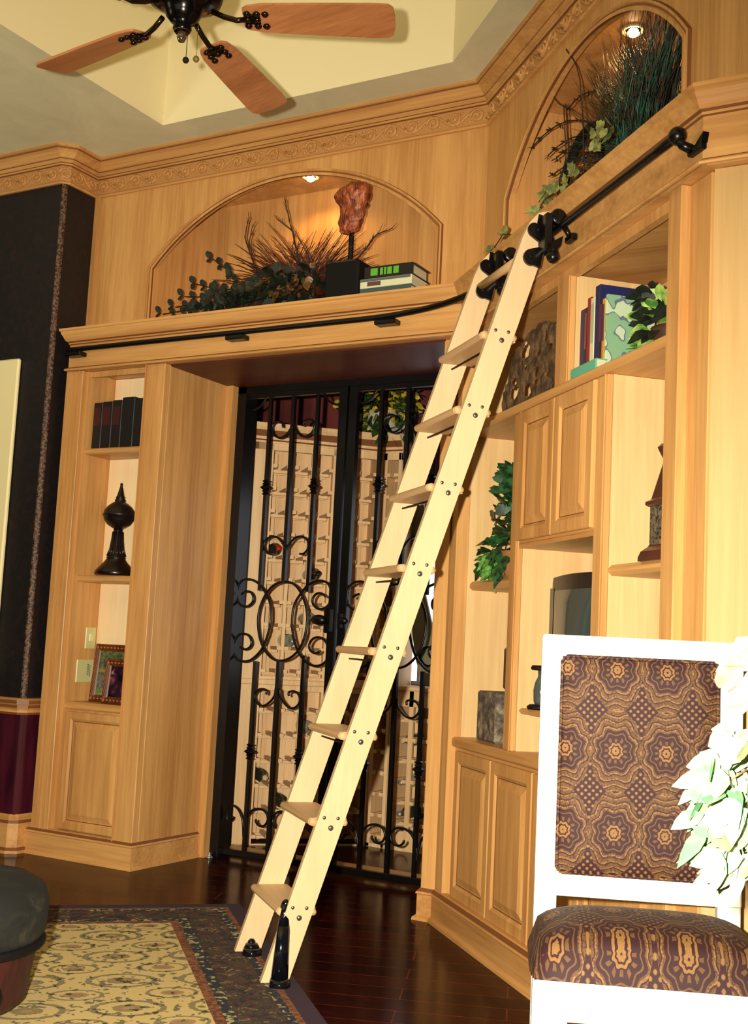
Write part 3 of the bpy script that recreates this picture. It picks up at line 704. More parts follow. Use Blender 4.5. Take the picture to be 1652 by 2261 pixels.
# ------------------------------------------------------------------ wine room: diagonal rack, window, low rack
DARKIN = mat('shaded_rack_interior', (150, 104, 62), 0.8)
def rack(name, lab, f, loc, rot, u0, u1, dface, dback, cols, ztop, upper, lower, crown=True):
    # u = along, d = depth (dface towards viewer); f maps (u,d,z)
    t = thing('wine_rack', lab, 'wine rack', loc, rot)
    sg = 1 if dback > dface else -1
    b = M(f)
    edges = [u0]+[x for c in cols for x in c]+[u1]
    for i in range(0, len(edges), 2):
        b.bbox((edges[i],dface,.0),(edges[i+1],dface+sg*.02,ztop),.002)
    b.box((u0,dface,ztop-.09),(u1,dface+sg*.02,ztop)); b.box((u0,dface,0),(u1,dface+sg*.02,lower[0]-.03 if lower else .03))
    if upper and lower: b.box((u0,dface-sg*.006,.865),(u1,dface+sg*.02,.945)); b.bbox((u0-.01,dface-sg*.02,.895),(u1+.01,dface+sg*.02,.93),.006)
    part(b, 'face_frame', W_RACK, t)
    b = M(f); b.box((u0,dface+sg*.02,0),(u0+.018,dback,ztop)); b.box((u1-.018,dface+sg*.02,0),(u1,dback,ztop)); b.box((u0,dface,ztop),(u1,dback,ztop+.02)); b.box((u0,dback,0),(u1,dback+sg*.012,ztop))
    part(b, 'carcass', W_RACK, t)
    for (a_, c_) in cols:
        b = M(f)
        for z0, z1, pitch in [q for q in (upper, lower) if q]:
            z = z0
            while z < z1:
                for x in (a_, c_-.024):
                    b.box((x,dface-sg*.004,z),(x+.024,dface+sg*.20,z+.02))
                b.box((a_,dface+sg*.10,z-.016),(c_,dface+sg*.118,z)); b.box((a_,dface+sg*.19,z-.016),(c_,dface+sg*.205,z))
                z += pitch
            for x in (a_+.02, (a_+c_)/2-.010, c_-.04):
                b.box((x,dface+sg*.21,z0-.05),(x+.02,dface+sg*.225,min(z1+.06,ztop-.02)))
        part(b, 'bottle_cradle', W_RACK, t)
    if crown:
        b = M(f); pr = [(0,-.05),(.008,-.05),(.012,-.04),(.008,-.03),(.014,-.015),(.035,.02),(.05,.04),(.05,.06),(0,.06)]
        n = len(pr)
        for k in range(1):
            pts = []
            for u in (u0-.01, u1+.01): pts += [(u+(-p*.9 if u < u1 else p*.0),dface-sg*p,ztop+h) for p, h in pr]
            b.add(pts, [[i,(i+1)%n,n+(i+1)%n,n+i] for i in range(n)]+[list(range(n)),list(range(n,2*n))[::-1]], mi=[1 if i in (2,4) else 0 for i in range(n)]+[0,0])  # dark faces paint a shadow line under the crown
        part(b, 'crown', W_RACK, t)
    return t
fR = lambda p: fB((p[1], p[0], p[2]))          # u = n, d = s
UP = (.965, 2.16, .1315); LO = (.05, .80, .1415)
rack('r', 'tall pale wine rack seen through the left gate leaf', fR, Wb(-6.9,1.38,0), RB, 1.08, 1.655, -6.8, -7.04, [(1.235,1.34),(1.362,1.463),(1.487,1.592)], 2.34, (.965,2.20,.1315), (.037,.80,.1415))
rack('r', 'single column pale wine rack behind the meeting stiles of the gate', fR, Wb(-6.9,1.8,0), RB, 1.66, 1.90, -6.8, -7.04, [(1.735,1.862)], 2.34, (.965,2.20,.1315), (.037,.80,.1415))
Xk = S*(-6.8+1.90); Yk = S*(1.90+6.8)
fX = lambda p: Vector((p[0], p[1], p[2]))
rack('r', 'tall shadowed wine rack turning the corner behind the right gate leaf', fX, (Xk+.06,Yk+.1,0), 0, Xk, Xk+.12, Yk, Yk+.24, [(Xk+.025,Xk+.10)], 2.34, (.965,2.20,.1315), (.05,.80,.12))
rack('r', 'low pale wine rack under the bright window', fX, (-2.9,Yk+.1,0), 0, Xk+.125, -2.4, Yk, Yk+.24, [(-3.32,-3.22),(-3.19,-3.09),(-3.06,-2.96),(-2.93,-2.83),(-2.8,-2.7),(-2.67,-2.57)], .90, None, (.14,.80,.118), crown=False)
b = M(); b.bbox((Xk+.125,Yk-.03,.90),(-2.38,Yk+.26,.925),.006); b.box((Xk+.125,Yk-.006,.0),(-2.38,Yk,.11)); struct(b, 'trim_15', W_RACK, 'pale sill board under the wine room window')
# window with daylight and a grey roman blind
b = M(); b.box((Xk+.0,Yk+.26,.93),(-2.3,Yk+.27,2.1)); struct(b, 'window_1', mat('daylight_pane', (245,248,255), .3, emit=(236,242,255), estr=1.6), 'bright white window over the low rack')
b = M()
for x in (-3.405,-3.292,-3.02,-2.75,-2.5,-2.3): b.box((x-.008,Yk+.235,.93),(x+.008,Yk+.262,2.1))
b.box((Xk+.13,Yk+.23,.93),(-2.3,Yk+.262,.95)); struct(b, 'trim_16', mat('grey_window_bar', (96,92,84), .5), 'slim grey glazing bars of the wine room window')
b = M(); n = 14
pts = [(Xk+.40,1.62),(-2.97,1.6),(-3.0,1.28),(-3.03,1.1),(-3.0,.96),(-2.78,.935),(-2.4,.935),(-2.35,1.9),(Xk+.40,1.9)]
b.prism([(-3.36,2.0),(-3.346,1.537),(-3.309,1.228),(-3.284,1.095),(-3.248,.991),(-3.218,.932),(-3.156,.932),(-3.158,1.207),(-3.243,1.485),(-3.27,2.0)], Yk+.17, Yk+.185, 'y')
solo(b, 'window_drape', mat('olive_grey_drape', (118,116,92), .8), 'olive-grey drape hanging across the wine room window', 'drape', (-3.2,Yk+.18,.94))
b = M(); 
b.tube([(-3.19+.055*math.cos(a*PI/10),Yk+.155,1.10+.055*math.sin(a*PI/10)) for a in range(4,21)], .008, 6)
solo(b, 'curtain_ring', BLKM, 'black curled iron hook against the olive-grey drape', 'hook', (-3.19,Yk+.16,1.1))

# bottles
GL = mat('green_bottle_glass', (40,52,44), .12); GLP = mat('pale_bottle_glass', (150,168,150), .12)
def bottle(loc, rot, glass, foil, lab):
    t = thing('wine_bottle', lab, 'wine bottle', loc, rot, 'wine bottles lying in the racks')
    # local +y = neck direction, built horizontally
    def f(p): 
        q = Matrix.Rotation(rot, 4, 'Z') @ Vector(p); return q+Vector(loc)
    b = M(f); b.lathe([(.0,-.20),(.036,-.20),(.0375,-.19),(.0375,-.02),(.034,.0),(.022,.028),(.0145,.05),(.0135,.07)], (0,0,0), 16, axis='y'); part(b, 'glass', glass, t)
    b = M(f); b.lathe([(.0142,.045),(.0148,.05),(.0145,.088),(.0158,.09),(.0158,.099),(.0,.1)], (0,0,0), 12, axis='y'); part(b, 'foil', foil, t)
FOILS = {'red': mat('red_foil', (190,30,20), .35), 'black': mat('black_foil', (18,16,16), .3), 'silver': mat('silver_foil', (200,196,186), .25, .7), 'cork': mat('cork_tip', (206,176,140), .7)}
wb = [(1.288,1.1+.1315*4-.0,'green','red','wine bottle with a red foil tip in the leftmost rack column'),
 (1.53,1.49,'black','black','wine bottle with a black foil in the third column just above the gate ovals'),
 (1.515,1.2285,'pale','silver','pale glass wine bottle just left of the gate lock'),
 (1.40,1.097,'pale','silver','pale glass wine bottle in the second column under the left oval'),
 (1.54,.6615-.04,'pale','black','pale wine bottle with black foil in the third column below the gate ovals'),
 (1.288,.32,'green','cork','wine bottle with a pale cork tip, lowest in the leftmost column'),
 (1.41,.178,'green','silver','dark wine bottle low in the second column beside the far ladder rail')]
for n_, z, g_, fo, lab in wb:
    zz = z
    rows = [.965+.1315*i for i in range(11)] if z > .9 else [.037+.1415*i for i in range(6)]
    zz = min(rows, key=lambda r: abs(r-(z-.05)))+.057
    x_, y_, _ = Wb(-6.86, n_)
    bottle((x_,y_,zz), math.radians(-135), GLP if g_ == 'pale' else GL, FOILS[fo], lab)
for x_, z, g_, fo, lab in ((-3.14,.612,'pale','cork','wine bottle in the low rack beside the upper collar of the right gate leaf'),(-3.27,.612,'green','cork','green wine bottle with a cork tip nearest the top of the low rack'),(-3.14,.376+.002,'green','cork','wine bottle in the low rack behind the last gate bar'),(-3.27,.376,'pale','silver','pale wine bottle with a silver tip just right of the ladder in the low rack'),(-3.27,.14+.059,'green','silver','dark wine bottle at the bottom of the low rack inside the gate scroll'),(-3.14,.199,'pale','black','pale wine bottle in the bottom row of the low rack behind the last gate bar')):
    bottle((x_,Yk+.13,z), PI, GLP if g_ == 'pale' else GL, FOILS[fo], lab)

# ------------------------------------------------------------------ foliage helper
def rv(): return Vector((random.gauss(0,1), random.gauss(0,1), random.gauss(0,1))).normalized()
def bush(b, c, R, n, L, Wd, kind=0, out=1.0, droop=.3):
    for i in range(n):
        d = rv(); p = Vector(c)+Vector((d.x*R[0], d.y*R[1], d.z*R[2]))*random.uniform(.35,1)
        q = (d*out+rv()*.7+Vector((0,0,.1))).normalized()
        l = L*random.uniform(.7,1.25); b.leaf(p, q, l, Wd*l/L, None, droop, .15, kind)

# plant with yellow flowers on top of the corner rack
random.seed(5)
pc = Vector(Wb(-6.92,1.92,2.40))
t = thing('flowering_plant', 'yellow flowering ivy in a white crackled pot on top of the wine rack', 'potted plant', pc)
b = M(); b.lathe([(.0,0),(.06,0),(.085,.04),(.10,.10),(.095,.15),(.10,.16),(.0,.15)], pc+Vector((0,-.02,0)), 20); part(b, 'pot', mat('white_crackled_pot', (190,186,176), .4), t)
b = M(); bush(b, pc+Vector((0,-.05,.22)), (.27,.13,.21), 330, .06, .045); bush(b, pc+Vector((.1,-.14,.02)), (.20,.04,.06), 60, .06, .045); part(b, 'foliage', plant_mat('dim_ivy', (62,92,40), (22,36,18)), t)
b = M(); bush(b, pc+Vector((0,-.08,.22)), (.28,.13,.22), 260, .042, .036, 2); part(b, 'flowers', G_YEL, t)['kind'] = 'stuff'

# ------------------------------------------------------------------ rolling ladder and its rail
fL = fB
def path_rail():
    P = [(-4.56+i*.1, 4.598, 2.632) for i in range(19)]
    a = Vector((-2.76, 4.598)); c = Vector(((1.638*R2-4.598), 4.598)); d = Vector(Wb(-4.42, 1.638)[:2])
    for i in range(1, 17):
        t_ = i/16; q = a*(1-t_)**2+c*2*t_*(1-t_)+d*t_*t_; P.append((q.x, q.y, 2.632))
    for i in range(1, 16): q = Wb(-4.42+i*.098, 1.638); P.append((q[0], q[1], 2.632))
    return P
t = thing('ladder_rail', 'black iron ladder rail curving round the corner on the cornice', 'rail', (-2.25,4.62,2.60))
b = M(); b.tube(path_rail(), .0135, 10); part(b, 'rail', BLACK, t)
for x in (-4.52,-3.46,-2.62):
    b = M(); b.bbox((x-.055,4.590,2.598),(x+.055,4.648,2.622),.004); part(b, 'bracket', BLACK, t)
for s_ in (-2.93,):
    b = M(fB); b.ball((s_,1.638,2.632), .027, 14); b.tube([(s_,1.638,2.63),(s_+.015,1.645,2.60),(s_+.03,1.665,2.585)], .014, 8); b.bbox((s_+.01,1.662,2.568),(s_+.085,1.684,2.592),.004); b.prism([(s_+.045,2.585),(s_+.088,2.585),(s_+.095,2.612),(s_+.07,2.600)],1.664,1.682,'y'); part(b, 'end_bracket', BLACK, t)
b = M(fB); b.bbox((-3.74,1.66,2.575),(-3.68,1.684,2.60),.004); b.tube([(-3.71,1.67,2.59),(-3.71,1.645,2.625)], .010, 8); part(b, 'bracket', BLACK, t)

NA, NB = Vector((-4.09,.845,0)), Vector((-3.811,1.55,2.523))
FA_, FB_ = Vector((-4.495,.822,0)), Vector((-4.25,1.543,2.54))
def at_z(A, B, z): return A+(B-A)*(z/B.z)
t = thing('library_ladder', 'pale birch rolling library ladder leaning on the rail', 'ladder', Wb(-4.29,.9,0), RB)
TOPZ = 2.70
for A, B_, top in ((NA,NB,TOPZ),(FA_,FB_,TOPZ-.01)):
    hw, th = .047, .0135
    prof = [(-hw,.022,0),(hw,.022,0)]
    out = [(-hw,.012),(hw,.012),(hw,top-.035),(hw-.01,top-.002),(.01,top),(-.02,top-.01),(-.04,top-.045),(-hw,top-.10)]
    b = M(fB); pts = []
    for sd in (-1,1):
        for (dn, z) in out:
            c = at_z(A, B_, z); pts.append((c.x+sd*th, c.y+dn, z))
    n = len(out); b.add(pts, [[i,(i+1)%n,n+(i+1)%n,n+i] for i in range(n)]+[list(range(n))[::-1],list(range(n,2*n))])
    r = part(b, 'side_rail', W_LAD, t)
    bz = [2.252,1.983,1.708,1.424,1.134,.843,.551,.249]
    for z in bz:
        c = at_z(A, B_, z)
        if A is NA:
            b = M(fB)
            for dn, dz, rr in ((-.024,.012,.0065),(.024,.010,.0065),(.0,-.022,.0095)):
                b.ball((c.x+.0145,c.y+dn,z+dz), rr, 10, sc=(.5,1,1))
            part(b, 'bolt', GREYC, r)
for i, z in enumerate(bz):
    a = at_z(FA_, FB_, z); c = at_z(NA, NB, z)
    b = M(fB); pts = []
    zt = z+.008; zl = z-.018
    for P_ in (Vector((a.x+.0135,a.y,z)), Vector((c.x-.0135,c.y,z))):
        for dn, zz in ((-.070,zl+.004),(-.074,z-.005),(-.070,zt-.004),(-.064,zt),(.060,zt),(.062,zl),(-.064,zl)):
            pts.append((P_.x, P_.y+dn, zz))
    n = 7; b.add(pts, [[i_,(i_+1)%n,n+(i_+1)%n,n+i_] for i_ in range(n)]+[list(range(n))[::-1],list(range(n,2*n))])
    # the nosing runs past the rails
    for q, e in ((c, .004),):
        b.tube([(q.x-.03,q.y-.058,z-.005),(q.x+e,q.y-.058,z-.005)], .0135, 12); b.tube([(q.x-.02,q.y+.050,z-.006),(q.x+e,q.y+.050,z-.006)], .011, 10)
    st = part(b, 'step', W_STEP, t)
    b = M(fB); b.tube([(a.x+.02,a.y-.02,z-.038),(c.x-.01,c.y-.02,z-.038)], .0035, 6); part(b, 'tie_rod', BLKM, st)
# top dowel
z = 2.545; a = at_z(FA_, FB_, z); c = at_z(NA, NB, z)
b = M(fB); b.tube([(a.x+.0,a.y-.01,z),(c.x,c.y-.01,z)], .0155, 12); part(b, 'top_dowel', W_STEP, t)
# roller hooks on the rail
def hook(A, B_, zc, sg=1):
    c = at_z(A, B_, zc)
    b = M(fB)
    base = []
    def arc(cy, cz, r, a0, a1, n=8): return [(cy+r*math.cos(math.radians(a0+(a1-a0)*k/n)), cz+r*math.sin(math.radians(a0+(a1-a0)*k/n))) for k in range(n+1)]
    x0 = c.y
    out = [(x0+.022,zc+.11)]+[(x0+.012,zc+.11),(x0+.008,zc+.075)]+arc(x0+.0,zc+.052,.026,90,235)+[(x0+.018,zc+.012),(x0+.020,zc-.008)]+arc(x0-.008,zc-.048,.030,115,290)+[(x0+.024,zc-.082),(x0+.030,zc-.05),(x0+.04,zc+.0),(x0+.052,zc+.05),(x0+.052,zc+.10)]
    b.prism([(p[0], p[1]) for p in out], c.x+.014*sg, c.x+.026*sg, 'x')
    part(b, 'hook_plate', BLACK, t)
    b = M(fB)
    b.bbox((c.x+.012*sg,x0+.02,zc-.03),(c.x+.075*sg,x0+.05,zc+.105),.006)
    b.lathe([(.0,-.013),(.026,-.013),(.030,-.008),(.022,0),(.030,.008),(.026,.013),(.0,.013)], (c.x+.055*sg,1.638,2.672), 18, axis='x')
    b.tube([(c.x+.055*sg,x0+.04,zc+.02),(c.x+.06*sg,x0+.055,zc-.02),(c.x+.07*sg,x0+.06,zc-.055)], .016, 10)
    b.ball((c.x+.075*sg,x0+.05,zc-.055), .023, 12)
    b.prism([(x0+.03,zc-.01),(x0+.085,zc+.025),(x0+.078,zc-.01),(x0+.055,zc-.04),(x0+.03,zc-.045)], c.x+.045*sg, c.x+.075*sg, 'x')
    b.ball((c.x+.03*sg,x0-.014,zc-.048), .007, 8); b.ball((c.x+.03*sg,x0+.01,zc+.052), .006, 8)
    part(b, 'roller', BLACK, t)
hook(NA, NB, 2.575, 1); hook(FA_, FB_, 2.575, 1)
# foot castings
def foot(A, sg, H, lab):
    b = M(fB); x0 = A.x+.0145*sg
    for z0, z1, w0, w1, d0, d1 in ((.010,.03,.062,.055,.075,.060),(.03,.20,.050,.036,.045,.028),(.20,.30,.036,.029,.028,.022)):
        if z0 >= H: continue
        z1 = min(z1, H)
        cy = A.y+.012
        pts = []
        for z, w_, d_ in ((z0,w0,d0),(z1,w1,d1)):
            for k in range(10):
                a = 2*PI*k/10; pts.append((x0+sg*(d_*.5+d_*.5*math.cos(a)), cy+z*.05+w_*.5*math.sin(a)*1.2, z))
        b.add(pts, [[k,(k+1)%10,10+(k+1)%10,10+k] for k in range(10)]+[list(range(10))[::-1],list(range(10,20))], smooth=True)
    b.ball((x0+sg*.010,A.y+.012+H*.05,H), .0155, 12, sc=(.8,1,1))
    part(b, 'foot', mat('glossy_black_casting', (10,12,18), .12), t)
foot(NA, 1, .27, ''); foot(FA_, 1, .045, '')

# ------------------------------------------------------------------ ceiling fan
HX, HY, HZ = -2.352, 2.753, 3.08
t = thing('ceiling_fan', 'five bladed ceiling fan with cherry blades and dark brass motor', 'ceiling fan', (HX,HY,HZ))
b = M(); b.lathe([(.0,-.075),(.022,-.072),(.030,-.058),(.026,-.045),(.040,-.035),(.055,-.015),(.06,.01),(.085,.02),(.115,.035),(.125,.06),(.125,.11),(.105,.14),(.06,.16),(.04,.20),(.0,.20)], (HX,HY,HZ+.015), 32); part(b, 'motor', mat('dark_motor', (22,18,18), .2, .7), t)
b = M(); b.lathe([(.0,-.10),(.010,-.095),(.016,-.08),(.012,-.07),(.026,-.062),(.0,-.055)], (HX,HY,HZ+.01), 20); part(b, 'finial', mat('bright_brass_tip', (150,130,100), .12, .9), t)
b = M(); b.tube([(HX,HY,HZ+.2),(HX,HY,4.42)], .014, 12); b.lathe([(.0,0),(.06,0),(.08,.05),(.08,.08),(0,.08)], (HX,HY,4.42), 20); part(b, 'downrod', BLACK, t)
for k in range(5):
    a = math.radians(27+72.6*k); ca, sa_ = math.cos(a), math.sin(a); tl = math.radians(-13)
    def f(p, ca=ca, sa_=sa_, tl=tl):
        x, y, z = p; y2 = y*math.cos(tl)-z*math.sin(tl); z2 = y*math.sin(tl)+z*math.cos(tl)
        return Vector((HX+x*ca-y2*sa_, HY+x*sa_+y2*ca, HZ+z2))
    b = M(f); out = [(.19,-.038),(.205,-.05),(.25,-.060),(.40,-.066),(.60,-.072),(.645,-.070),(.660,-.058),(.666,-.02),(.667,.02),(.662,.058),(.645,.070),(.60,.072),(.40,.066),(.25,.060),(.205,.05),(.19,.038)]
    b.prism(out, -.004, .004, 'z'); bl = part(b, 'blade', W_FAN, t)
    b = M(f); b.tube([(.09,0,.02),(.13,0,.0),(.17,0,-.012),(.20,0,-.008)], .009, 8); b.bbox((.195,-.022,-.009),(.245,.022,-.003),.002)
    for yy in (-.026,0,.026):
        for xx in (.205,.235,.262):
            if abs(yy) < .01 and xx > .25: continue
            b.ball((xx,yy,-.010), .0125, 8, sc=(1,1,.6))
    part(b, 'blade_iron', BRASS, t)
for dx, dz, c_ in ((.018,-.145,'black'),(.05,-.14,'amber')):
    ex, ey = HX+r2.x*dx, HY+r2.y*dx
    b = M(); b.tube([(ex,ey,HZ-.02),(ex,ey,HZ+dz)], .0012, 5); b.ball((ex,ey,HZ+dz), .0105, 10); part(b, 'pull_chain', BLKM if c_ == 'black' else mat('amber_bead', (110,84,40), .3), t, 'hanging chain with a round bead')

# ------------------------------------------------------------------ dining chair in the right foreground
CR = math.radians(23.1); uc, vc = .335, 2.66
cu = Vector((math.cos(CR), math.sin(CR), 0)); cv = Vector((-math.sin(CR), math.cos(CR), 0))
def fC(p): return cu*(uc+p[0])+cv*(vc+p[1])+Vector((0,0,p[2]))
t = thing('dining_chair', 'white dining chair with red and gold damask back and seat', 'chair', fC((0,.2,0)), CR)
YB = .38
def fBk(p): return fC((p[0], YB+p[1]+max(0,p[2]-.55)*.03, p[2]))
b = M(fBk)
b.bbox((-.247,0,.0),(-.193,.045,1.20),.004); b.bbox((.193,0,.0),(.247,.045,1.20),.004); b.bbox((-.247,0,1.145),(.247,.045,1.20),.004); b.bbox((-.247,0,.565),(.247,.045,.625),.004)
part(b, 'back_frame', WHITE, t)
b = M(fBk); nx, nz = 14, 18; pts = []; F = []
x0, x1, z0, z1 = -.196,.186,.622,1.148
for i in range(nx+1):
    for j in range(nz+1):
        u, v_ = i/nx, j/nz; e_ = (1-abs(2*u-1)**6)*(1-abs(2*v_-1)**6)
        pts.append((x0+(x1-x0)*u, -.004-.014*e_**.5 if e_ > 0 else .002, z0+(z1-z0)*v_))
for i in range(nx):
    for j in range(nz): a = i*(nz+1)+j; F.append([a,a+nz+1,a+nz+2,a+1])
b.add(pts, F, smooth=True); part(b, 'back_cushion', DAM_B, t)
b = M(fBk); rr = .012
q = [(x0+rr,z0),(x1-rr,z0),(x1,z0+rr),(x1,z1-rr),(x1-rr,z1),(x0+rr,z1),(x0,z1-rr),(x0,z0+rr),(x0+rr,z0)]
b.tube([(x,-.004,z) for x, z in q], .0045, 6); part(b, 'piping', DAM_B, t)
b = M(fC); b.bbox((-.24,.015,.375),(.24,.04,.465),.003); b.bbox((-.24,.02,.375),(-.215,.40,.465),.003); b.bbox((.215,.02,.375),(.24,.40,.465),.003); part(b, 'apron', WHITE, t)
for sx in (-1,1):
    b = M(fC); b.bbox((sx*.255,.005,0),(sx*.18,.08,.465),.004); part(b, 'leg', WHITE, t)
b = M(fC); nx, ny = 20, 16; pts = []; F = []
for i in range(nx+1):
    for j in range(ny+1):
        u, v_ = 2*i/nx-1, 2*j/ny-1
        su = math.copysign(min(1,abs(u)**.8), u); sv = math.copysign(min(1,abs(v_)**.8), v_)
        e_ = max(0,1-abs(u)**3.2)*max(0,1-abs(v_)**3.2)
        pts.append((su*(.262-.01*abs(v_)**4), .195+sv*.20, .463+.105*e_**.36))
for i in range(nx):
    for j in range(ny): a = i*(ny+1)+j; F.append([a,a+ny+1,a+ny+2,a+1])
b.add(pts, F, smooth=True); part(b, 'seat_cushion', DAM_S, t)

# ------------------------------------------------------------------ rug (s, n)
t = thing('area_rug', 'ivory patterned rug with dark floral borders on the cherry floor', 'rug', Wb(-4.0,-.4,0), RB)
s0, s1, n0, n1 = -5.28, -1.7, -2.4, .928
def ringr(name, ins0, ins1, m_, z):
    b = M(fB); a = (s0+ins0, s1-ins0, n0+ins0, n1-ins0); c = (s0+ins1, s1-ins1, n0+ins1, n1-ins1)
    b.box((a[0],c[3],.001),(a[1],a[3],z)); b.box((a[0],a[2],.001),(a[1],c[2],z)); b.box((a[0],c[2],.001),(c[0],c[3],z)); b.box((c[1],c[2],.001),(a[1],c[3],z)); part(b, name, m_, t)
ringr('outer_band', 0, .065, RP, .009); ringr('outer_stripe', .065, .087, RG, .010); ringr('outer_guard', .087, .118, RT, .0098)
ringr('main_border', .118, .262, RBd, .010); ringr('inner_guard', .262, .30, RT, .0098); ringr('inner_stripe', .30, .335, RG, .010)
b = M(fB); b.box((s0+.335,n0+.335,.001),(s1-.335,n1-.335,.010)); part(b, 'field', RF, t)

# ------------------------------------------------------------------ ottoman at the lower left
oc = Vector((-2.885,2.615,.0))
t = thing('ottoman', 'round ottoman with dark green tapestry top and deep red sides, at the lower left', 'ottoman', oc)
tp = mat('dark_tapestry', (44,46,32), .85); e = N(tp); e.color(e.ramp(e.noise(e.co(), 12, 4, .6, .8), [(.45,(12,14,12)),(.58,(24,26,18)),(.68,(50,46,30))]))
rd = mat('deep_red_leather', (54,12,14), .6); e = N(rd); e.color(e.ramp(e.noise(e.co(scale=(1,1,.2)), 40, 3), [(.35,(34,8,10)),(.65,(66,16,16))]))
b = M(); b.lathe([(0,.03),(.215,.03),(.235,.05),(.262,.215),(.262,.225),(0,.225)], oc, 40); part(b, 'base', rd, t)
b = M(); b.lathe([(.0,.21),(.262,.215),(.282,.25),(.284,.335),(.272,.37),(.235,.395),(.15,.412),(0,.42)], oc, 40); part(b, 'cushion', tp, t)
b = M(); b.lathe([(.266,.20),(.272,.198),(.282,.207),(.284,.218),(.278,.227),(.266,.226)], oc, 40); part(b, 'cord', BLKM, t)
dv = -(r2*.12+Vector((0,0,0))); 
kd = Vector((-oc.x, -oc.y, 0)).normalized(); ks = Vector((-kd.y, kd.x, 0)); 
kc = oc+(kd*.90+ks*.42).normalized()*.255+Vector((0,0,.10))
b = M(lambda p: kc+(kd*.90+ks*.42).normalized()*p[2]+(Vector((0,0,1)))*p[1]+((kd*.90+ks*.42).normalized().cross(Vector((0,0,1))))*p[0])
b.lathe([(0,-.03),(.05,-.03),(.05,.01),(.038,.02),(.0,.02)], (0,0,0), 24); rs = part(b, 'rosette', BLKM, t)
b = M(b.f); b.lathe([(0,.018),(.034,.018),(.030,.026),(.0,.03)], (0,0,0), 24); part(b, 'rosette_boss', mat('orange_wood_boss', (206,134,70), .3), rs)
for k in range(4):
    a = PI/4+k*PI/2; b = M(); b.lathe([(0,0),(.022,0),(.028,.02),(.02,.035),(0,.035)], oc+Vector((.17*math.cos(a),.17*math.sin(a),.009 if True else 0)), 12); part(b, 'leg', BLKM, t)

# ------------------------------------------------------------------ cream board on the dark wall
b = M(); b.bbox((-6.2,4.545,.9),(-4.862,4.571,2.60),.008)
solo(b, 'wall_board', CREAM, 'large plain cream board mounted on the dark wall at the left edge', 'board', (-5.5,4.56,.9))

# small chrome door stop on the floor by the gate frame
b = M(); q = Vector((-3.865,5.205,.0)); b.lathe([(0,0),(.022,0),(.022,.006),(.012,.010),(.010,.022),(.014,.026),(.0,.03)], q, 16); solo(b, 'door_stop', mat('chrome_stop', (210,206,196), .2, .9), 'small chrome door stop on the floor at the left foot of the gate frame', 'door stop', q)
# ------------------------------------------------------------------ recessed lights in the arches
def downlight(loc, lab, p):
    t = thing('downlight', lab, 'recessed light', loc)
    b = M(); b.lathe([(.030,0),(.048,0),(.050,-.004),(.046,-.007),(.032,-.006),(.030,0)], loc, 24); part(b, 'trim_ring', mat('light_trim', (210,180,130), .4), t)
    b = M(); b.ball(Vector(loc)-Vector((0,0,.012)), .022, 14, sc=(1,1,.8)); part(b, 'bulb', BULB, t)
    lamp('niche_lamp', 'SPOT', Vector(loc)-Vector((0,0,.05)), p, (1.0, .52, .18), .02, Vector(loc)-Vector((0,-.02,1)), 150)
downlight(Vector((-3.325,4.98,3.55)), 'glowing halogen light in the ceiling of the arch over the gate', 5.5)
downlight(Vector(Wb(-3.95,2.01,3.54)), 'glowing halogen light in the ceiling of the arch over the bookcase', 5)
b = M(); q = Vector(Wb(-3.60,1.96,3.53)); b.lathe([(0,0),(.025,0),(.028,-.012),(0,-.012)], q, 16)
solo(b, 'sensor_disc', mat('amber_disc', (196,120,40), .4), 'small amber disc on the arch ceiling above the bookcase, right of the light', 'ceiling disc', q)

ZL = 2.756
# ------------------------------------------------------------------ arrangement over the gate
random.seed(11)
t = thing('floral_arrangement', 'dark eucalyptus and dried grass arrangement in the arch over the gate', 'floral arrangement', (-3.35,4.80,ZL))
b = M(); b.lathe([(0,0),(.09,0),(.12,.03),(.12,.07),(0,.07)], (-3.30,4.84,ZL), 20); part(b, 'bowl', BLKM, t)
b = M()
for (x0_, z0_, x1_, z1_) in ((-3.45,.06,-3.75,.33),(-3.5,.05,-3.92,.15),(-3.55,.04,-4.06,.07),(-3.5,.05,-3.85,.21),(-3.4,.06,-3.70,.17),(-3.45,.06,-3.98,.10)):
    n_ = 11
    for i in range(n_):
        u = i/(n_-1); p = Vector((x0_+(x1_-x0_)*u, 4.76+.05*math.sin(i), ZL+z0_+(z1_-z0_)*u+.02*math.sin(u*PI)))
        for sg in (-1,1): b.leaf(p, Vector((-.25*sg-.1, -.2+random.uniform(-.3,.1), .75*sg+.3)), .042, .032, (0,-1,.2), .1, .1, 2)
    b.tube([(x0_+(x1_-x0_)*u, 4.76, ZL+z0_+(z1_-z0_)*u+.02*math.sin(u*PI)) for u in (0,.25,.5,.75,1)], .003, 5)
bush(b, (-3.30,4.79,ZL+.12), (.30,.13,.12), 420, .055, .04, 2, .9); bush(b, (-3.62,4.78,ZL+.06), (.24,.09,.06), 220, .05, .036, 2, .8)
part(b, 'foliage', G_DK, t)
b = M()
for i in range(430):
    a = random.gauss(-.05,.85); L = random.uniform(.26,.50)*(1-.25*abs(a)/1.4); c = Vector((-3.24+random.uniform(-.1,.12),4.83,ZL+.08))
    d = Vector((math.sin(a), random.uniform(-.35,.15), math.cos(a)*.9)); cv_ = random.uniform(.1,.7)
    b.tube([c+d*L*s_+Vector((math.copysign(.10*s_*s_, a),0,-cv_*.22*s_*s_)) for s_ in (0,.3,.6,.85,1)], [.0038,.0034,.0028,.002,.001], 4)
part(b, 'dried_grass', G_RUST, t)
b = M()
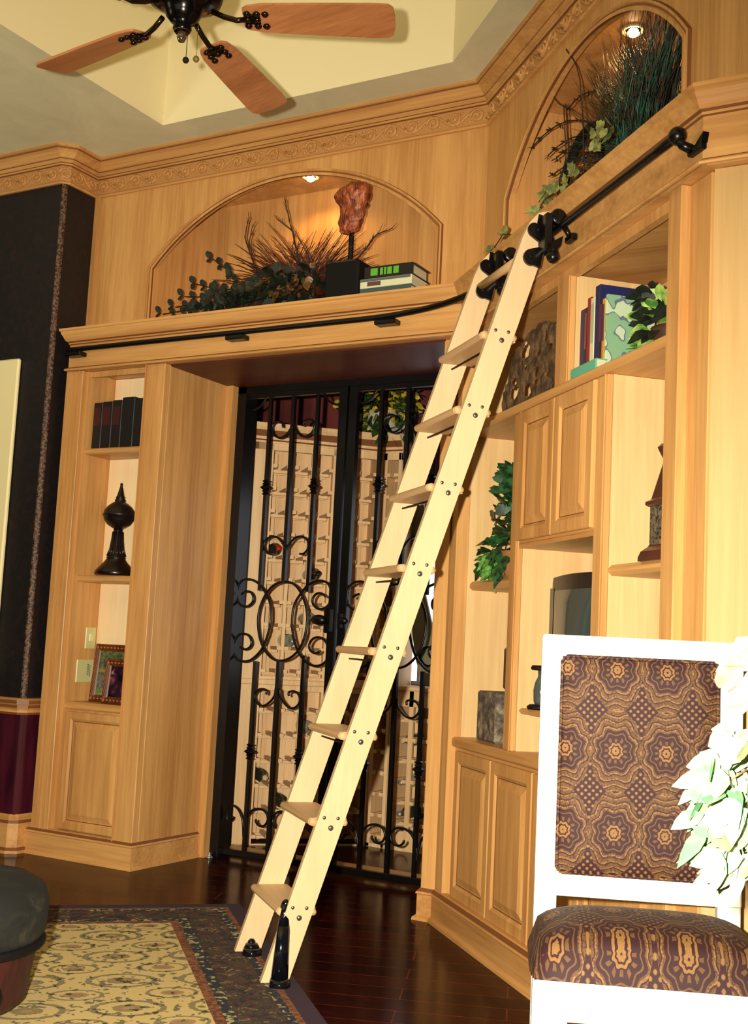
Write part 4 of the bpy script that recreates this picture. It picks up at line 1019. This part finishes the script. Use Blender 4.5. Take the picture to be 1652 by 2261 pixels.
def branch(b, p, d, L, r, lv, spread=.55):
    pts = [Vector(p)]; dd = Vector(d).normalized(); n_ = 5
    for i in range(n_): dd = (dd+rv()*.16).normalized(); pts.append(pts[-1]+dd*L/n_)
    b.tube(pts, [r*(1-.5*i/n_) for i in range(n_+1)], 5)
    if lv:
        for i in (2,3,4,5): branch(b, pts[i], dd+rv()*spread, L*.36, r*.55, lv-1, spread)
for q_ in (((-3.44,4.80,ZL+.15),(-.30,-.05,.85),.30,.007,2),((-3.22,4.80,ZL+.2),(-.36,-.02,.8),.30,.007,2),((-2.98,4.72,ZL+.12),(.70,-.1,.55),.28,.006,2)):
    b = M(); branch(b, *q_); part(b, 'branch', TWIG, t)
b = M(); bush(b, (-3.22,4.70,ZL+.13), (.24,.03,.09), 46, .045, .034, 0, .3); part(b, 'bronze_leaves', plant_mat('bronze_leaf', (128,74,34), (54,60,28)), t)

# carved head on a pedestal
t = thing('carved_sculpture', 'rough reddish carved head on a black rod and block, over the gate', 'sculpture', (-2.912,4.74,ZL))
b = M(); b.bbox((-3.005,4.665,ZL),(-2.818,4.80,ZL+.20),.012); part(b, 'base', BLKM, t)
b = M(); b.tube([(-2.906,4.735,ZL+.2),(-2.906,4.735,ZL+.40)], .0125, 12); part(b, 'rod', BLKM, t)
b = M(); rows_ = 34; n_ = 30; pts = []; F = []
prof_ = [(0,-2.925,.020),(.05,-2.920,.048),(.13,-2.918,.052),(.22,-2.912,.058),(.32,-2.905,.062),(.42,-2.902,.064),(.5,-2.902,.066),(.58,-2.905,.072),(.66,-2.912,.086),(.75,-2.915,.094),(.84,-2.905,.084),(.92,-2.890,.064),(.97,-2.886,.042),(1,-2.886,.01)]
def interp(tb, x):
    for i in range(len(tb)-1):
        if x <= tb[i+1][0]:
            k = (x-tb[i][0])/(tb[i+1][0]-tb[i][0]); return [tb[i][j]+(tb[i+1][j]-tb[i][j])*k for j in (1,2)]
    return list(tb[-1][1:])
for i in range(rows_+1):
    v_ = i/rows_; cx_, r_ = interp(prof_, v_)
    for k in range(n_):
        a = 2*PI*k/n_; p = Vector((math.cos(a)*r_*1.02, math.sin(a)*r_*.7, 0))
        q = Vector((cx_, 4.735, 3.105+.255*v_))+p
        d = noise.noise(q*38)*.010+noise.noise(Vector((q.x*70,q.y*70,q.z*14)))*.012
        pts.append(q+p.normalized()*d)
for i in range(rows_):
    for k in range(n_): F.append([i*n_+k,i*n_+(k+1)%n_,(i+1)*n_+(k+1)%n_,(i+1)*n_+k])
F.append(list(range(n_))[::-1]); F.append(list(range(rows_*n_,(rows_+1)*n_)))
b.add(pts, F, smooth=True)
cm = mat('red_carved_wood', (140,70,36), .45); e = N(cm); e.color(e.ramp(e.noise(e.co(scale=(1,1,.35)), 44, 4, .6, .8), [(.36,(64,24,14)),(.52,(150,70,36)),(.68,(206,130,84))])); e.bump(e.noise(e.co(scale=(1,1,.3)), 60, 3), .8, .01)
part(b, 'head', cm, t)

# books lying over the gate
BK = [mat('black_book', (18,20,20), .4), mat('cream_book', (214,214,176), .5), mat('blue_grey_book', (60,80,84), .5)]
bx0, bx1, by0, by1 = -2.775,-2.50,4.62,4.78
spec = ((0,.028,2,'blue-grey book at the bottom of the lying stack over the gate',.0),(.028,.072,1,'cream and grey book in the middle of the lying stack over the gate',.0),(.072,.128,0,'black book with green spine lettering on top of the lying stack over the gate',.02))
GRN = mat('green_lettering', (96,170,50), .5)
for z0_, z1_, k, lab, o_ in spec:
    t = thing('book', lab, 'book', ((bx0+bx1)/2,4.7,ZL+z0_), 0)
    b = M(); b.bbox((bx0+o_,by0,ZL+z0_),(bx1-.004*k,by1,ZL+z0_+.005),.002); b.bbox((bx0+o_,by0,ZL+z1_-.005),(bx1-.004*k,by1,ZL+z1_),.002); b.bbox((bx0+o_,by0-.002,ZL+z0_),(bx1-.004*k,by0+.006,ZL+z1_),.002)
    part(b, 'cover', BK[k], t)
    b = M(); b.box((bx0+o_+.006,by0+.005,ZL+z0_+.005),(bx1-.012,by1-.006,ZL+z1_-.005)); part(b, 'pages', mat('page_block', (196,190,160), .8), t)
    b = M()
    if k == 0:
        for a_, c_ in ((.035,.072),(.085,.100),(.106,.117),(.123,.146),(.155,.182)): b.box((bx0+o_+a_,by0-.0035,ZL+z0_+.012),(bx0+o_+c_,by0-.002,ZL+z1_-.010))
        part(b, 'lettering', GRN, t)
    elif k == 1:
        b.box((bx0+.04,by0-.0035,ZL+z0_+.008),(bx0+.11,by0-.002,ZL+z1_-.016)); part(b, 'title_block', mat('brown_title', (96,60,60), .5), t)
        b = M(); b.box((bx0+.0,by0-.003,ZL+z1_-.014),(bx1-.01,by0-.002,ZL+z1_-.002)); part(b, 'grey_band', mat('grey_band', (90,96,92), .5), t)

# ------------------------------------------------------------------ arrangement over the bookcase
random.seed(23)
gc = Vector(Wb(-3.74,1.99,ZL))
sv = Vector((S,-S,0)); nv = Vector((S,S,0))
t = thing('grass_arrangement', 'tall teal grass and wheat arrangement in the arch over the bookcase', 'dried arrangement', gc)
b = M(); b.lathe([(0,0),(.07,0),(.10,.05),(.11,.13),(.09,.17),(0,.16)], gc, 20); part(b, 'pot', BLKM, t)
def nclamp(p):
    s_, n_, z_ = S*(p.x-p.y), S*(p.x+p.y), p.z
    s_ = min(max(s_, -4.69), -3.235); n_ = min(max(n_, 1.87), 2.16); z_ = min(z_, 3.52)
    return Vector(Wb(s_, n_, z_))
b = M(); b2 = M()
for i in range(800):
    a = random.gauss(-.30,.50); a = min(a, .62); L = random.uniform(.34,.66)*(1 if a > -.6 else .8); L = min(L, .60/max(.5,math.cos(a)))
    base = gc+sv*random.uniform(-.12,.16)+nv*random.uniform(-.07,.07)+Vector((0,0,.13))
    d = sv*math.sin(a)+nv*random.uniform(-.32,.02)+Vector((0,0,math.cos(a)))
    bend = math.copysign(1,a)*random.uniform(.02,.18)
    pts = [base+d*L*s_+sv*bend*s_*s_-Vector((0,0,.10*s_*s_*abs(math.sin(a)))) for s_ in (0,.3,.6,.85,1)]
    pts = [nclamp(p) for p in pts]
    (b if random.random() < .62 else b2).tube(pts, [.0024,.003,.0027,.0017,.0007], 4, flat=.5)
part(b, 'teal_blades', G_TEAL, t); part(b2, 'rust_blades', plant_mat('brown_grass', (74,48,30), (26,24,20), sc=18), t)
b = M()
for sdx, hz, L in ((-.92,.50,1.0),(-.62,.30,.7),(-.72,.36,.75),(-.5,.52,.7),(-.45,.2,.5),(-.66,.22,.66)):
    pts = []
    for i in range(13):
        u = i/12; p = gc+sv*sdx*.86*u+nv*(-.14*u)+Vector((0,0,.15+hz*.8*math.sin(u*PI*.62))); p = Vector((p.x,p.y,min(p.z,3.45))); pts.append(p)
        if u > .42:
            for k in range(5): b.leaf(p, (sv*-1+rv()*.8+Vector((0,0,.2))), .026, .007, None, .1, .1, 0)
    b.tube(pts, .0028, 5)
part(b, 'wheat_heads', G_DK, t)
# hoop
t = thing('crescent_ornament', 'black curved crescent ornament on the ledge over the bookcase', 'ornament', Wb(-4.19,1.93,ZL), RB)
b = M(fB); cz_ = 3.075-.01; pts = []; rr = []
for i in range(25):
    a = math.radians(215-250*i/24); pts.append((-4.13+.165*math.cos(a),1.90+.02*math.sin(a),cz_-.03+.165*math.sin(a))); rr.append(.006+.015*math.sin(PI*min(1,(i+3)/27)))
b.tube(pts, rr, 10); part(b, 'crescent', BLKM, t)
b = M(fB); b.bbox((-4.27,1.90,ZL),(-4.02,1.96,ZL+.03),.006); b.tube([(-4.14,1.93,ZL+.03),(-4.14,1.93,cz_-.10)], .012, 8); b.tube([(-4.257,1.93,cz_-.09),(-4.20,1.93,ZL+.03)], .010, 8); part(b, 'stand', BLKM, t)
# trailing ivy along the ledge
random.seed(3)
t = thing('trailing_ivy', 'pale sage ivy trailing along the ledge over the bookcase', 'ivy', Wb(-3.95,1.66,ZL), RB)
b = M(); b2 = M()
pth = [(-3.50,1.70,.13),(-3.56,1.68,.11),(-3.67,1.67,.04),(-3.75,1.665,.03),(-3.84,1.662,.04),(-3.93,1.66,.05),(-3.98,1.66,.02),(-4.08,1.665,.012),(-4.22,1.665,.012),(-4.34,1.66,.05),(-4.42,1.655,.02)]
b2.tube([Wb(s_,n_,ZL+z_) for s_, n_, z_ in pth], .0022, 5)
dens = [6,9,5,6,7,9,5,0,0,6,4]
for (s_, n_, z_), k in zip(pth, dens):
    for i in range(k):
        p = Vector(Wb(s_+random.uniform(-.03,.03), n_+random.uniform(-.015,.015), ZL+z_+random.uniform(-.01,.025)))
        b.leaf(p, rv()+Vector((0,0,.5)), .046, .048, (-S,-S,.3), .1, .1, 1)
part(b, 'leaves', G_SAGE, t); part(b2, 'stem', TWIG, t)
# wiry twig
t = thing('wire_twig', 'thin curling dark twig rising from the ledge beside the crescent ornament', 'twig', Wb(-4.3,1.9,ZL), RB)
b = M(fB)
for o_ in (0,.02):
    q = smooth([(-4.30+o_,1.90,ZL+.0),(-4.31+o_,1.90,ZL+.20),(-4.33+o_,1.88,ZL+.27),(-4.25+o_,1.88,ZL+.36),(-4.22+o_,1.86,ZL+.46),(-4.24+o_,1.86,ZL+.58)], 4); b.tube(q, .0026, 5)
q = smooth([(-4.24,1.86,ZL+.58),(-4.30,1.86,ZL+.62),(-4.35,1.84,ZL+.70),(-4.33,1.84,ZL+.74)], 4); b.tube(q, .002, 5)
q = smooth([(-4.02,1.86,ZL+.2),(-4.05,1.84,ZL+.6),(-4.10,1.8,ZL+.74)], 4); b.tube(q, .003, 5)
part(b, 'twig', TWIG, t)

# ------------------------------------------------------------------ carved openwork panel, top left bay
random.seed(8)
ZS = 2.112
t = thing('carved_crest', 'brown carved openwork crest standing in the top left bay of the bookcase', 'carving', Wb(-4.25,1.78,ZS), RB)
b = M(fB)
NXg, NZg = 110, 60; sx0_, sx1_ = -4.555, -3.965; H_ = .32
HOLES = [(-4.319,2.341,.034,.030),(-4.087,2.295,.020,.014),(-4.190,2.302,.020,.012),(-4.087,2.199,.022,.012),(-4.206,2.229,.014,.018),(-4.208,2.19,.016,.010),(-4.318,2.27,.012,.012),(-4.431,2.235,.022,.012),(-4.290,2.172,.030,.028),(-4.428,2.188,.032,.024),(-4.042,2.148,.018,.012),(-4.13,2.35,.008,.018),(-4.36,2.30,.008,.012),(-4.24,2.34,.006,.02)]
SIL = [(-4.555,.03),(-4.55,.10),(-4.501,.134),(-4.469,.21),(-4.475,.245),(-4.44,.235),(-4.43,.262),(-4.393,.25),(-4.36,.27),(-4.324,.282),(-4.257,.302),(-4.23,.292),(-4.192,.309),(-4.12,.30),(-4.04,.272),(-3.96,.22)]
def inside(s_, z_):
    for k in range(len(SIL)-1):
        if SIL[k][0] <= s_ <= SIL[k+1][0]:
            u = (s_-SIL[k][0])/(SIL[k+1][0]-SIL[k][0]); top = SIL[k][1]+(SIL[k+1][1]-SIL[k][1])*u; break
    else: return False
    w_ = noise.noise(Vector((s_*40, 3, z_*40)))
    if z_ > top+.012*w_: return False
    if z_ < .010: return True
    for hs, hz, a, c in HOLES:
        if ((s_-hs)/(a*1.2))**2+((z_+ZS-hz)/(c*1.15))**2 < 1+.9*w_: return False
    return True
ds = (sx1_-sx0_)/NXg; dz = H_/NZg
cells = {(i,j) for i in range(NXg) for j in range(NZg) if inside(sx0_+(i+.5)*ds, (j+.5)*dz)}
vid = {}
def gv(i, j, k):
    key = (i,j,k)
    if key not in vid:
        s_, z_ = sx0_+i*ds, j*dz; r_ = noise.noise(Vector((s_*90, k, z_*60)))*.006+noise.noise(Vector((s_*30, k, z_*30)))*.010
        vid[key] = len(gp); gp.append((s_+noise.noise(Vector((s_*60,7,z_*60)))*.004, 1.765+(.009 if k else 0)+(0 if k else r_*.7), ZS+z_+(noise.noise(Vector((s_*60,2,z_*60)))*.004 if j else 0)))
    return vid[key]
gp = []; gf = []
for (i, j) in cells:
    for k in (0,1): gf.append([gv(i,j,k),gv(i+1,j,k),gv(i+1,j+1,k),gv(i,j+1,k)])
    if (i-1,j) not in cells: gf.append([gv(i,j,0),gv(i,j+1,0),gv(i,j+1,1),gv(i,j,1)])
    if (i+1,j) not in cells: gf.append([gv(i+1,j,0),gv(i+1,j+1,0),gv(i+1,j+1,1),gv(i+1,j,1)])
    if (i,j-1) not in cells: gf.append([gv(i,j,0),gv(i+1,j,0),gv(i+1,j,1),gv(i,j,1)])
    if (i,j+1) not in cells: gf.append([gv(i,j+1,0),gv(i+1,j+1,0),gv(i+1,j+1,1),gv(i,j+1,1)])
b.add(gp, gf)
cw = mat('grey_brown_carving', (92,68,44), .75); e = N(cw); nz_ = e.noise(e.co(), 26, 3); e.color(e.ramp(nz_, [(.38,(62,44,28)),(.62,(108,82,52))])); e.bump(nz_, .5, .01)
o = part(b, 'carving', cw, t); sm = o.modifiers.new('soften', 'SMOOTH'); sm.factor = .6; sm.iterations = 3
b = M(fB); b.bbox((-4.56,1.755,ZS),(-3.96,1.80,ZS+.008),.003); part(b, 'foot_rail', mat('dark_foot', (44,30,20), .6), t)

# ------------------------------------------------------------------ books and pothos, top right bay
NAV, REDB, WHB, GRB = (24,30,84), (136,36,38), (222,216,184), (128,168,128)
bk = [(.036,.262,NAV,'navy book standing leftmost on the top right bookcase shelf',None),(.020,.262,(30,20,26),'slim black book with a red title panel on the top right shelf',(150,60,40)),
      (.026,.292,REDB,'red book standing third from the left on the top right shelf',None),(.034,.285,WHB,'cream book standing beside the red one on the top right shelf',(176,186,150)),
      (.036,.318,NAV,'tallest navy book, with rounded corners, on the top right shelf',None),(.022,.262,(34,18,30),'slim dark book with red letters on the top right shelf',(110,30,50)),
      (.022,.258,(206,150,50),'yellow-spined book beside the green illustrated one on the top right shelf',(70,60,70)),(.012,.268,GRB,'green illustrated book at the right end of the row on the top right shelf',None)]
s_ = -3.83
for i, (wd, h, colr, lab, ttl) in enumerate(bk):
    t = thing('book', lab, 'book', Wb(s_+wd/2,1.84,ZS), RB)
    b = M(fB); b.bbox((s_,1.775,ZS),(s_+.003,1.955,ZS+h),.001); b.bbox((s_+wd-.004,1.775,ZS),(s_+wd-.001,1.955,ZS+h),.001); b.bbox((s_,1.772,ZS),(s_+wd-.001,1.779,ZS+h),.0025)
    m_ = mat('book_cloth', colr, .5)
    if i == 7:
        e = N(m_); e.color(e.ramp(e.noise(e.co(), 16, 1, .4, .2), [(.42,(128,170,132)),(.5,(96,108,130)),(.53,(186,206,170))], 'CONSTANT'))
    part(b, 'cover', m_, t)
    b = M(fB); b.box((s_+.003,1.779,ZS+.003),(s_+wd-.004,1.95,ZS+h-.004)); part(b, 'pages', mat('page_edges', (206,196,160), .8), t)
    if ttl:
        b = M(fB); b.box((s_+.004,1.7708,ZS+h*.42),(s_+wd-.005,1.772,ZS+h*.92)); part(b, 'title_panel', mat('title_panel', ttl, .5), t)
    s_ += wd
t = thing('book', 'teal book lying flat at the front edge of the top right shelf', 'book', Wb(-3.74,1.76,ZS), RB)
b = M(fB); b.bbox((-3.80,1.728,ZS),(-3.60,1.768,ZS+.004),.001); b.bbox((-3.80,1.728,ZS+.030),(-3.60,1.768,ZS+.034),.001); b.bbox((-3.80,1.726,ZS),(-3.60,1.732,ZS+.034),.002); part(b, 'cover', mat('teal_cloth', (96,180,150), .5), t)
b = M(fB); b.box((-3.797,1.731,ZS+.004),(-3.603,1.765,ZS+.030)); part(b, 'pages', mat('page_edges', (206,196,160), .8), t)
random.seed(31)
pc = Vector(Wb(-3.38,1.89,ZS))
t = thing('pothos_plant', 'variegated pothos at the right end of the top bookcase shelf', 'potted plant', pc)
b = M(); b.lathe([(0,0),(.05,0),(.07,.08),(.072,.10),(0,.095)], pc, 20); part(b, 'pot', mat('brown_pot', (70,44,30), .5), t)
b = M(); b2 = M()
for i in range(120):
    d = rv(); p = pc+sv*(-.02)+Vector((0,0,.13))+sv*d.x*.09+nv*d.y*.07+Vector((0,0,d.z*.08))
    (b if i % 4 else b2).leaf(p, d+sv*-.4+Vector((0,0,.15)), random.uniform(.05,.085), random.uniform(.035,.05), (-S+.5,-S-.5,.5), .3, .12)
for i in range(40):
    d = rv(); p = pc+sv*(-.11)+nv*(-.03)+Vector((0,0,.05))+d*.035; b.leaf(p, sv*-.7+d*.6+Vector((0,0,.3)), .05, .032, None, .2, .1)
for i in range(34):
    d = rv(); p = pc+sv*(-.05)+nv*(-.02)+Vector((0,0,.21))+Vector((d.x*.06,d.y*.06,d.z*.02)); b2.leaf(p, sv*-1+d*.6+Vector((0,0,.2)), .075, .05, None, .2, .1)
part(b, 'foliage', G_VAR, t); part(b2, 'dark_foliage', G_DK, t)

# ------------------------------------------------------------------ left bay: ivy, stone block, box
random.seed(14)
pc = Vector(Wb(-4.50,1.84,1.444))
t = thing('ivy_plant', 'dark green ivy plant in a tan pot on the left bay shelf', 'potted plant', pc)
b = M(); b.lathe([(0,0),(.062,0),(.075,.05),(.072,.10),(.078,.11),(0,.105)], pc, 20); part(b, 'pot', mat('tan_pot', (150,100,56), .5), t)
b = M(); b2 = M()
for i in range(160):
    h = random.random(); w_ = .19*(1-h)**.6+.05
    p = pc+sv*(random.uniform(-1,.3)*w_)+nv*random.uniform(-.07,.1)+Vector((0,0,.03+.42*h)); d = (p-pc-Vector((0,0,.15))).normalized()
    b.leaf(p, d+rv()*.5, random.uniform(.06,.095), random.uniform(.06,.08), None, .35, .1, 1)
for i in range(50):
    p = pc+sv*random.uniform(-.22,-.02)+nv*random.uniform(-.08,-.02)+Vector((0,0,random.uniform(0.02,.10))); b2.leaf(p, sv*-.6+rv(), .06, .05, None, .4, .1, 1)
b.tube([pc+Vector((0,0,.1)), pc+sv*-.03+Vector((0,0,.3)), pc+sv*.0+Vector((0,0,.46))], .004, 6)
part(b, 'foliage', G_IVY if False else plant_mat('deep_ivy', (34,84,38), (12,28,16)), t); part(b2, 'lower_foliage', plant_mat('bright_ivy', (110,160,70), (40,90,30)), t)
t = thing('stone_block', 'mottled grey stone block standing on the counter in the left bay', 'stone block', Wb(-4.65,1.85,.782), RB)
st_ = mat('mottled_stone', (100,88,74), .8); e = N(st_); nz_ = e.noise(e.co(), 26, 5, .65); e.color(e.ramp(nz_, [(.36,(52,46,42)),(.5,(96,84,72)),(.66,(150,140,112))])); e.bump(nz_, .5, .01)
b = M(fB); b.bbox((-4.755,1.785,.7825),(-4.54,1.93,.985),.008); part(b, 'block', st_, t)
solo(M(fB).bbox((-4.555,1.815,1.0),(-4.42,1.93,1.168),.008), 'wooden_box', W_RED, 'dark mahogany box sitting on the mottled stone block', 'box', Wb(-4.6,1.85,.985), RB)

# ------------------------------------------------------------------ middle bay: television, candle holder
t = thing('television', 'black tube television with curved grey-green screen on the middle bay shelf', 'television', Wb(-3.89,1.9,.944), RB)
b = M(fB); nn_ = 12; pts = []; F = []
def tvf(s_): return 1.845-.020*(1-((s_+3.90)/.29)**2)
for k in range(nn_+1):
    s_ = -4.185+.57*k/nn_; y_ = tvf(s_); r_ = .012 if k in (0,nn_) else 0
    pts += [(s_,y_+r_,.965),(s_,y_+r_,1.43-r_+.012*(1-((s_+3.90)/.29)**2)),(s_,2.0,.975),(s_,2.0,1.41)]
for k in range(nn_):
    a = 4*k; F += [[a,a+4,a+5,a+1],[a+1,a+5,a+7,a+3],[a+3,a+7,a+6,a+2],[a+2,a+6,a+4,a]]
F += [[0,1,3,2],[4*nn_,4*nn_+2,4*nn_+3,4*nn_+1]]
b.add(pts, F); b.box((-4.10,1.87,.944),(-3.70,2.0,.968)); part(b, 'casing', mat('black_tv_plastic', (16,18,26), .35), t)
b = M(fB); pts = []; F = []
def patch(s0_, s1_, z0_, z1_, o_, bulge, n1=10, n2=8):
    pts = []; F = []
    for i in range(n1+1):
        for j in range(n2+1):
            u, v_ = i/n1, j/n2; s_ = s0_+(s1_-s0_)*u
            pts.append((s_, tvf(s_)-o_-bulge*(1-(2*u-1)**2)*(1-(2*v_-1)**2)**.5 if 0<v_<1 else tvf(s_)-o_, z0_+(z1_-z0_)*v_))
    for i in range(n1):
        for j in range(n2): a = i*(n2+1)+j; F.append([a,a+n2+1,a+n2+2,a+1])
    return pts, F
p_, f_ = patch(-4.115,-3.675,1.02,1.385,.002,.016); b.add(p_, f_, smooth=True); part(b, 'screen', mat('grey_green_screen', (58,74,74), .12), t)
b = M(fB); p_, f_ = patch(-4.168,-4.125,1.0,1.395,.002,.0); b.add(p_, f_); part(b, 'speaker_grille', mat('tan_grille', (128,120,100), .7), t)
t = thing('candle_holder', 'black and smoked glass candle holder on the middle bay shelf, partly behind the chair', 'candle holder', Wb(-4.135,1.785,.944), RB)
c_ = Wb(-4.145,1.805,.944)
b = M(); b.lathe([(0,0),(.048,0),(.050,.010),(.040,.018),(0,.018)], c_, 24); b.lathe([(0,.145),(.036,.145),(.040,.152),(.034,.162),(0,.162)], c_, 24); part(b, 'discs', BLKM, t)
b = M(); b.lathe([(.02,.018),(.026,.03),(.028,.07),(.022,.10),(.012,.12),(.012,.145)], c_, 20); part(b, 'glass_body', mat('smoked_glass', (70,78,74), .1), t)

# ------------------------------------------------------------------ right bay: obelisk, white dish
t = thing('obelisk_ornament', 'dark wooden obelisk ornament with a carved pedestal on the right bay shelf', 'obelisk', Wb(-3.225,1.83,1.445), RB)
oc_ = (-3.228,1.82,1.445)
def sq(b, secs):
    pts = []; F = []
    for r_, h_ in secs: pts += [(oc_[0]+sx*r_, oc_[1]+sy*r_, oc_[2]+h_) for sx, sy in ((-1,-1),(1,-1),(1,1),(-1,1))]
    for k in range(len(secs)-1):
        for j in range(4): F.append([4*k+j,4*k+(j+1)%4,4*k+4+(j+1)%4,4*k+4+j])
    F += [[3,2,1,0],[4*len(secs)-4+j for j in range(4)]]
    b.add(pts, F); return b
RDW = wood('red_brown_obelisk', (84,32,22), (40,14,12), 'z', .3)
part(sq(M(fB), [(.076,0),(.076,.012),(.070,.030),(.054,.045),(.052,.05)]), 'base', RDW, t)
cv2 = mat('carved_pewter', (84,78,68), .5, .3); e = N(cv2); nz_ = e.noise(e.co(), 60, 4, .6, 1); e.color(e.ramp(nz_, [(.42,(34,26,22)),(.6,(128,120,100))])); e.bump(nz_, .8, .006)
part(sq(M(fB), [(.051,.05),(.051,.168)]), 'pedestal', cv2, t, 'carved pewter pedestal')
part(sq(M(fB), [(.055,.168),(.062,.173),(.062,.183),(.052,.189),(.049,.192),(.023,.312),(.026,.318),(.036,.345),(.038,.352),(.030,.362),(.012,.372),(.009,.395),(.006,.40),(.010,.42),(.003,.44)]), 'shaft', RDW, t)
t = thing('white_dish', 'small white ribbed dish stack on the counter in the right bay behind the chair', 'dish', Wb(-3.32,1.92,.782), RB)
c_ = Wb(-3.36,1.93,.782); b = M(); b.lathe([(0,0),(.05,0),(.05,.02),(.03,.04),(.022,.35),(.03,.37),(.06,.39),(.062,.41),(.05,.42),(.058,.435),(.05,.45),(.035,.465),(.035,.50),(0,.51)], c_, 24); part(b, 'body', WHITE, t)

# ------------------------------------------------------------------ pale silk plant, right foreground
random.seed(41)
fh = Vector((fwd.x, fwd.y, 0)).normalized()
vp = fh*1.62+rgt*.80
t = thing('silk_plant', 'pale variegated silk plant reaching in from the right photo edge', 'plant', (vp.x,vp.y,0))
b = M(); b.lathe([(0,0),(.12,0),(.13,.03),(.10,.08),(.085,.3),(.10,.6),(.12,.74),(.105,.78),(0,.76)], (vp.x,vp.y,0), 32); part(b, 'vase', mat('cream_vase', (220,206,170), .4), t)
b = M(); b2 = M()
def at(px, py, d):
    p = fwd+r2*((px-826)/FPX)-u2*((py-1130.5)/FPX); p = p.normalized(); return Vector((0,0,1.15))+p*(d/p.dot(fwd))
clus = [(1600,1720,26,60),(1590,1790,26,60),(1610,1850,22,50),(1575,1700,10,30),(1640,1760,30,80),(1600,1900,14,36),(1650,1860,24,60),(1640,1640,10,40)]
up_ = Vector((0,0,1))
for px, py, k, sp in clus:
    for i in range(k):
        p = at(px+random.uniform(-sp,sp)*.6, py+random.uniform(-sp,sp)*.7, 1.62+random.uniform(-.06,.08))
        b.leaf(p, -r2*.8+rv()*.9-up_*.25, random.uniform(.035,.055), random.uniform(.024,.034), -fwd+rv()*.6, .3, .1, 0)
for (x0_, y0_, x1_, y1_, w_) in ((1590,1745,1512,1752,.030),(1600,1845,1526,1826,.016),(1600,1880,1522,1912,.026),(1580,1925,1528,1955,.016),(1545,1945,1508,1990,.010),(1590,1700,1545,1660,.028),(1610,1700,1600,1650,.02)):
    p = at(x0_,y0_,1.58); q = at(x1_,y1_,1.56); b.leaf(p, q-p, (q-p).length, w_, -fwd+u2*.2, .0, .12, 0)
for (x0_, y0_, x1_, y1_) in ((1650,1700,1560,1780),(1660,1850,1540,1930),(1700,1800,1590,1830)):
    b2.tube([at(x0_,y0_,1.62), at((x0_+x1_)/2,(y0_+y1_)/2-14,1.6), at(x1_,y1_,1.58)], .0016, 5)
for px, py in ((1640,1700),(1650,1820),(1620,1880)):
    b2.tube([Vector((vp.x,vp.y,.74)), at(px+40,py+60,1.62), at(px,py,1.62)], .003, 6)
part(b, 'leaves', G_PALE, t); part(b2, 'stems', mat('pale_stem', (190,150,110), .6), t)
b = M()
for i in range(16):
    p = at(random.uniform(1606,1690), random.uniform(1450,1640), 1.66); b.leaf(p, -r2*.4+rv(), .05, .035, -fwd+rv()*.5, .2, .1, 0)
part(b, 'upper_leaves', plant_mat('pale_yellow_leaf', (250,240,180), (236,214,140), sc=16), t)
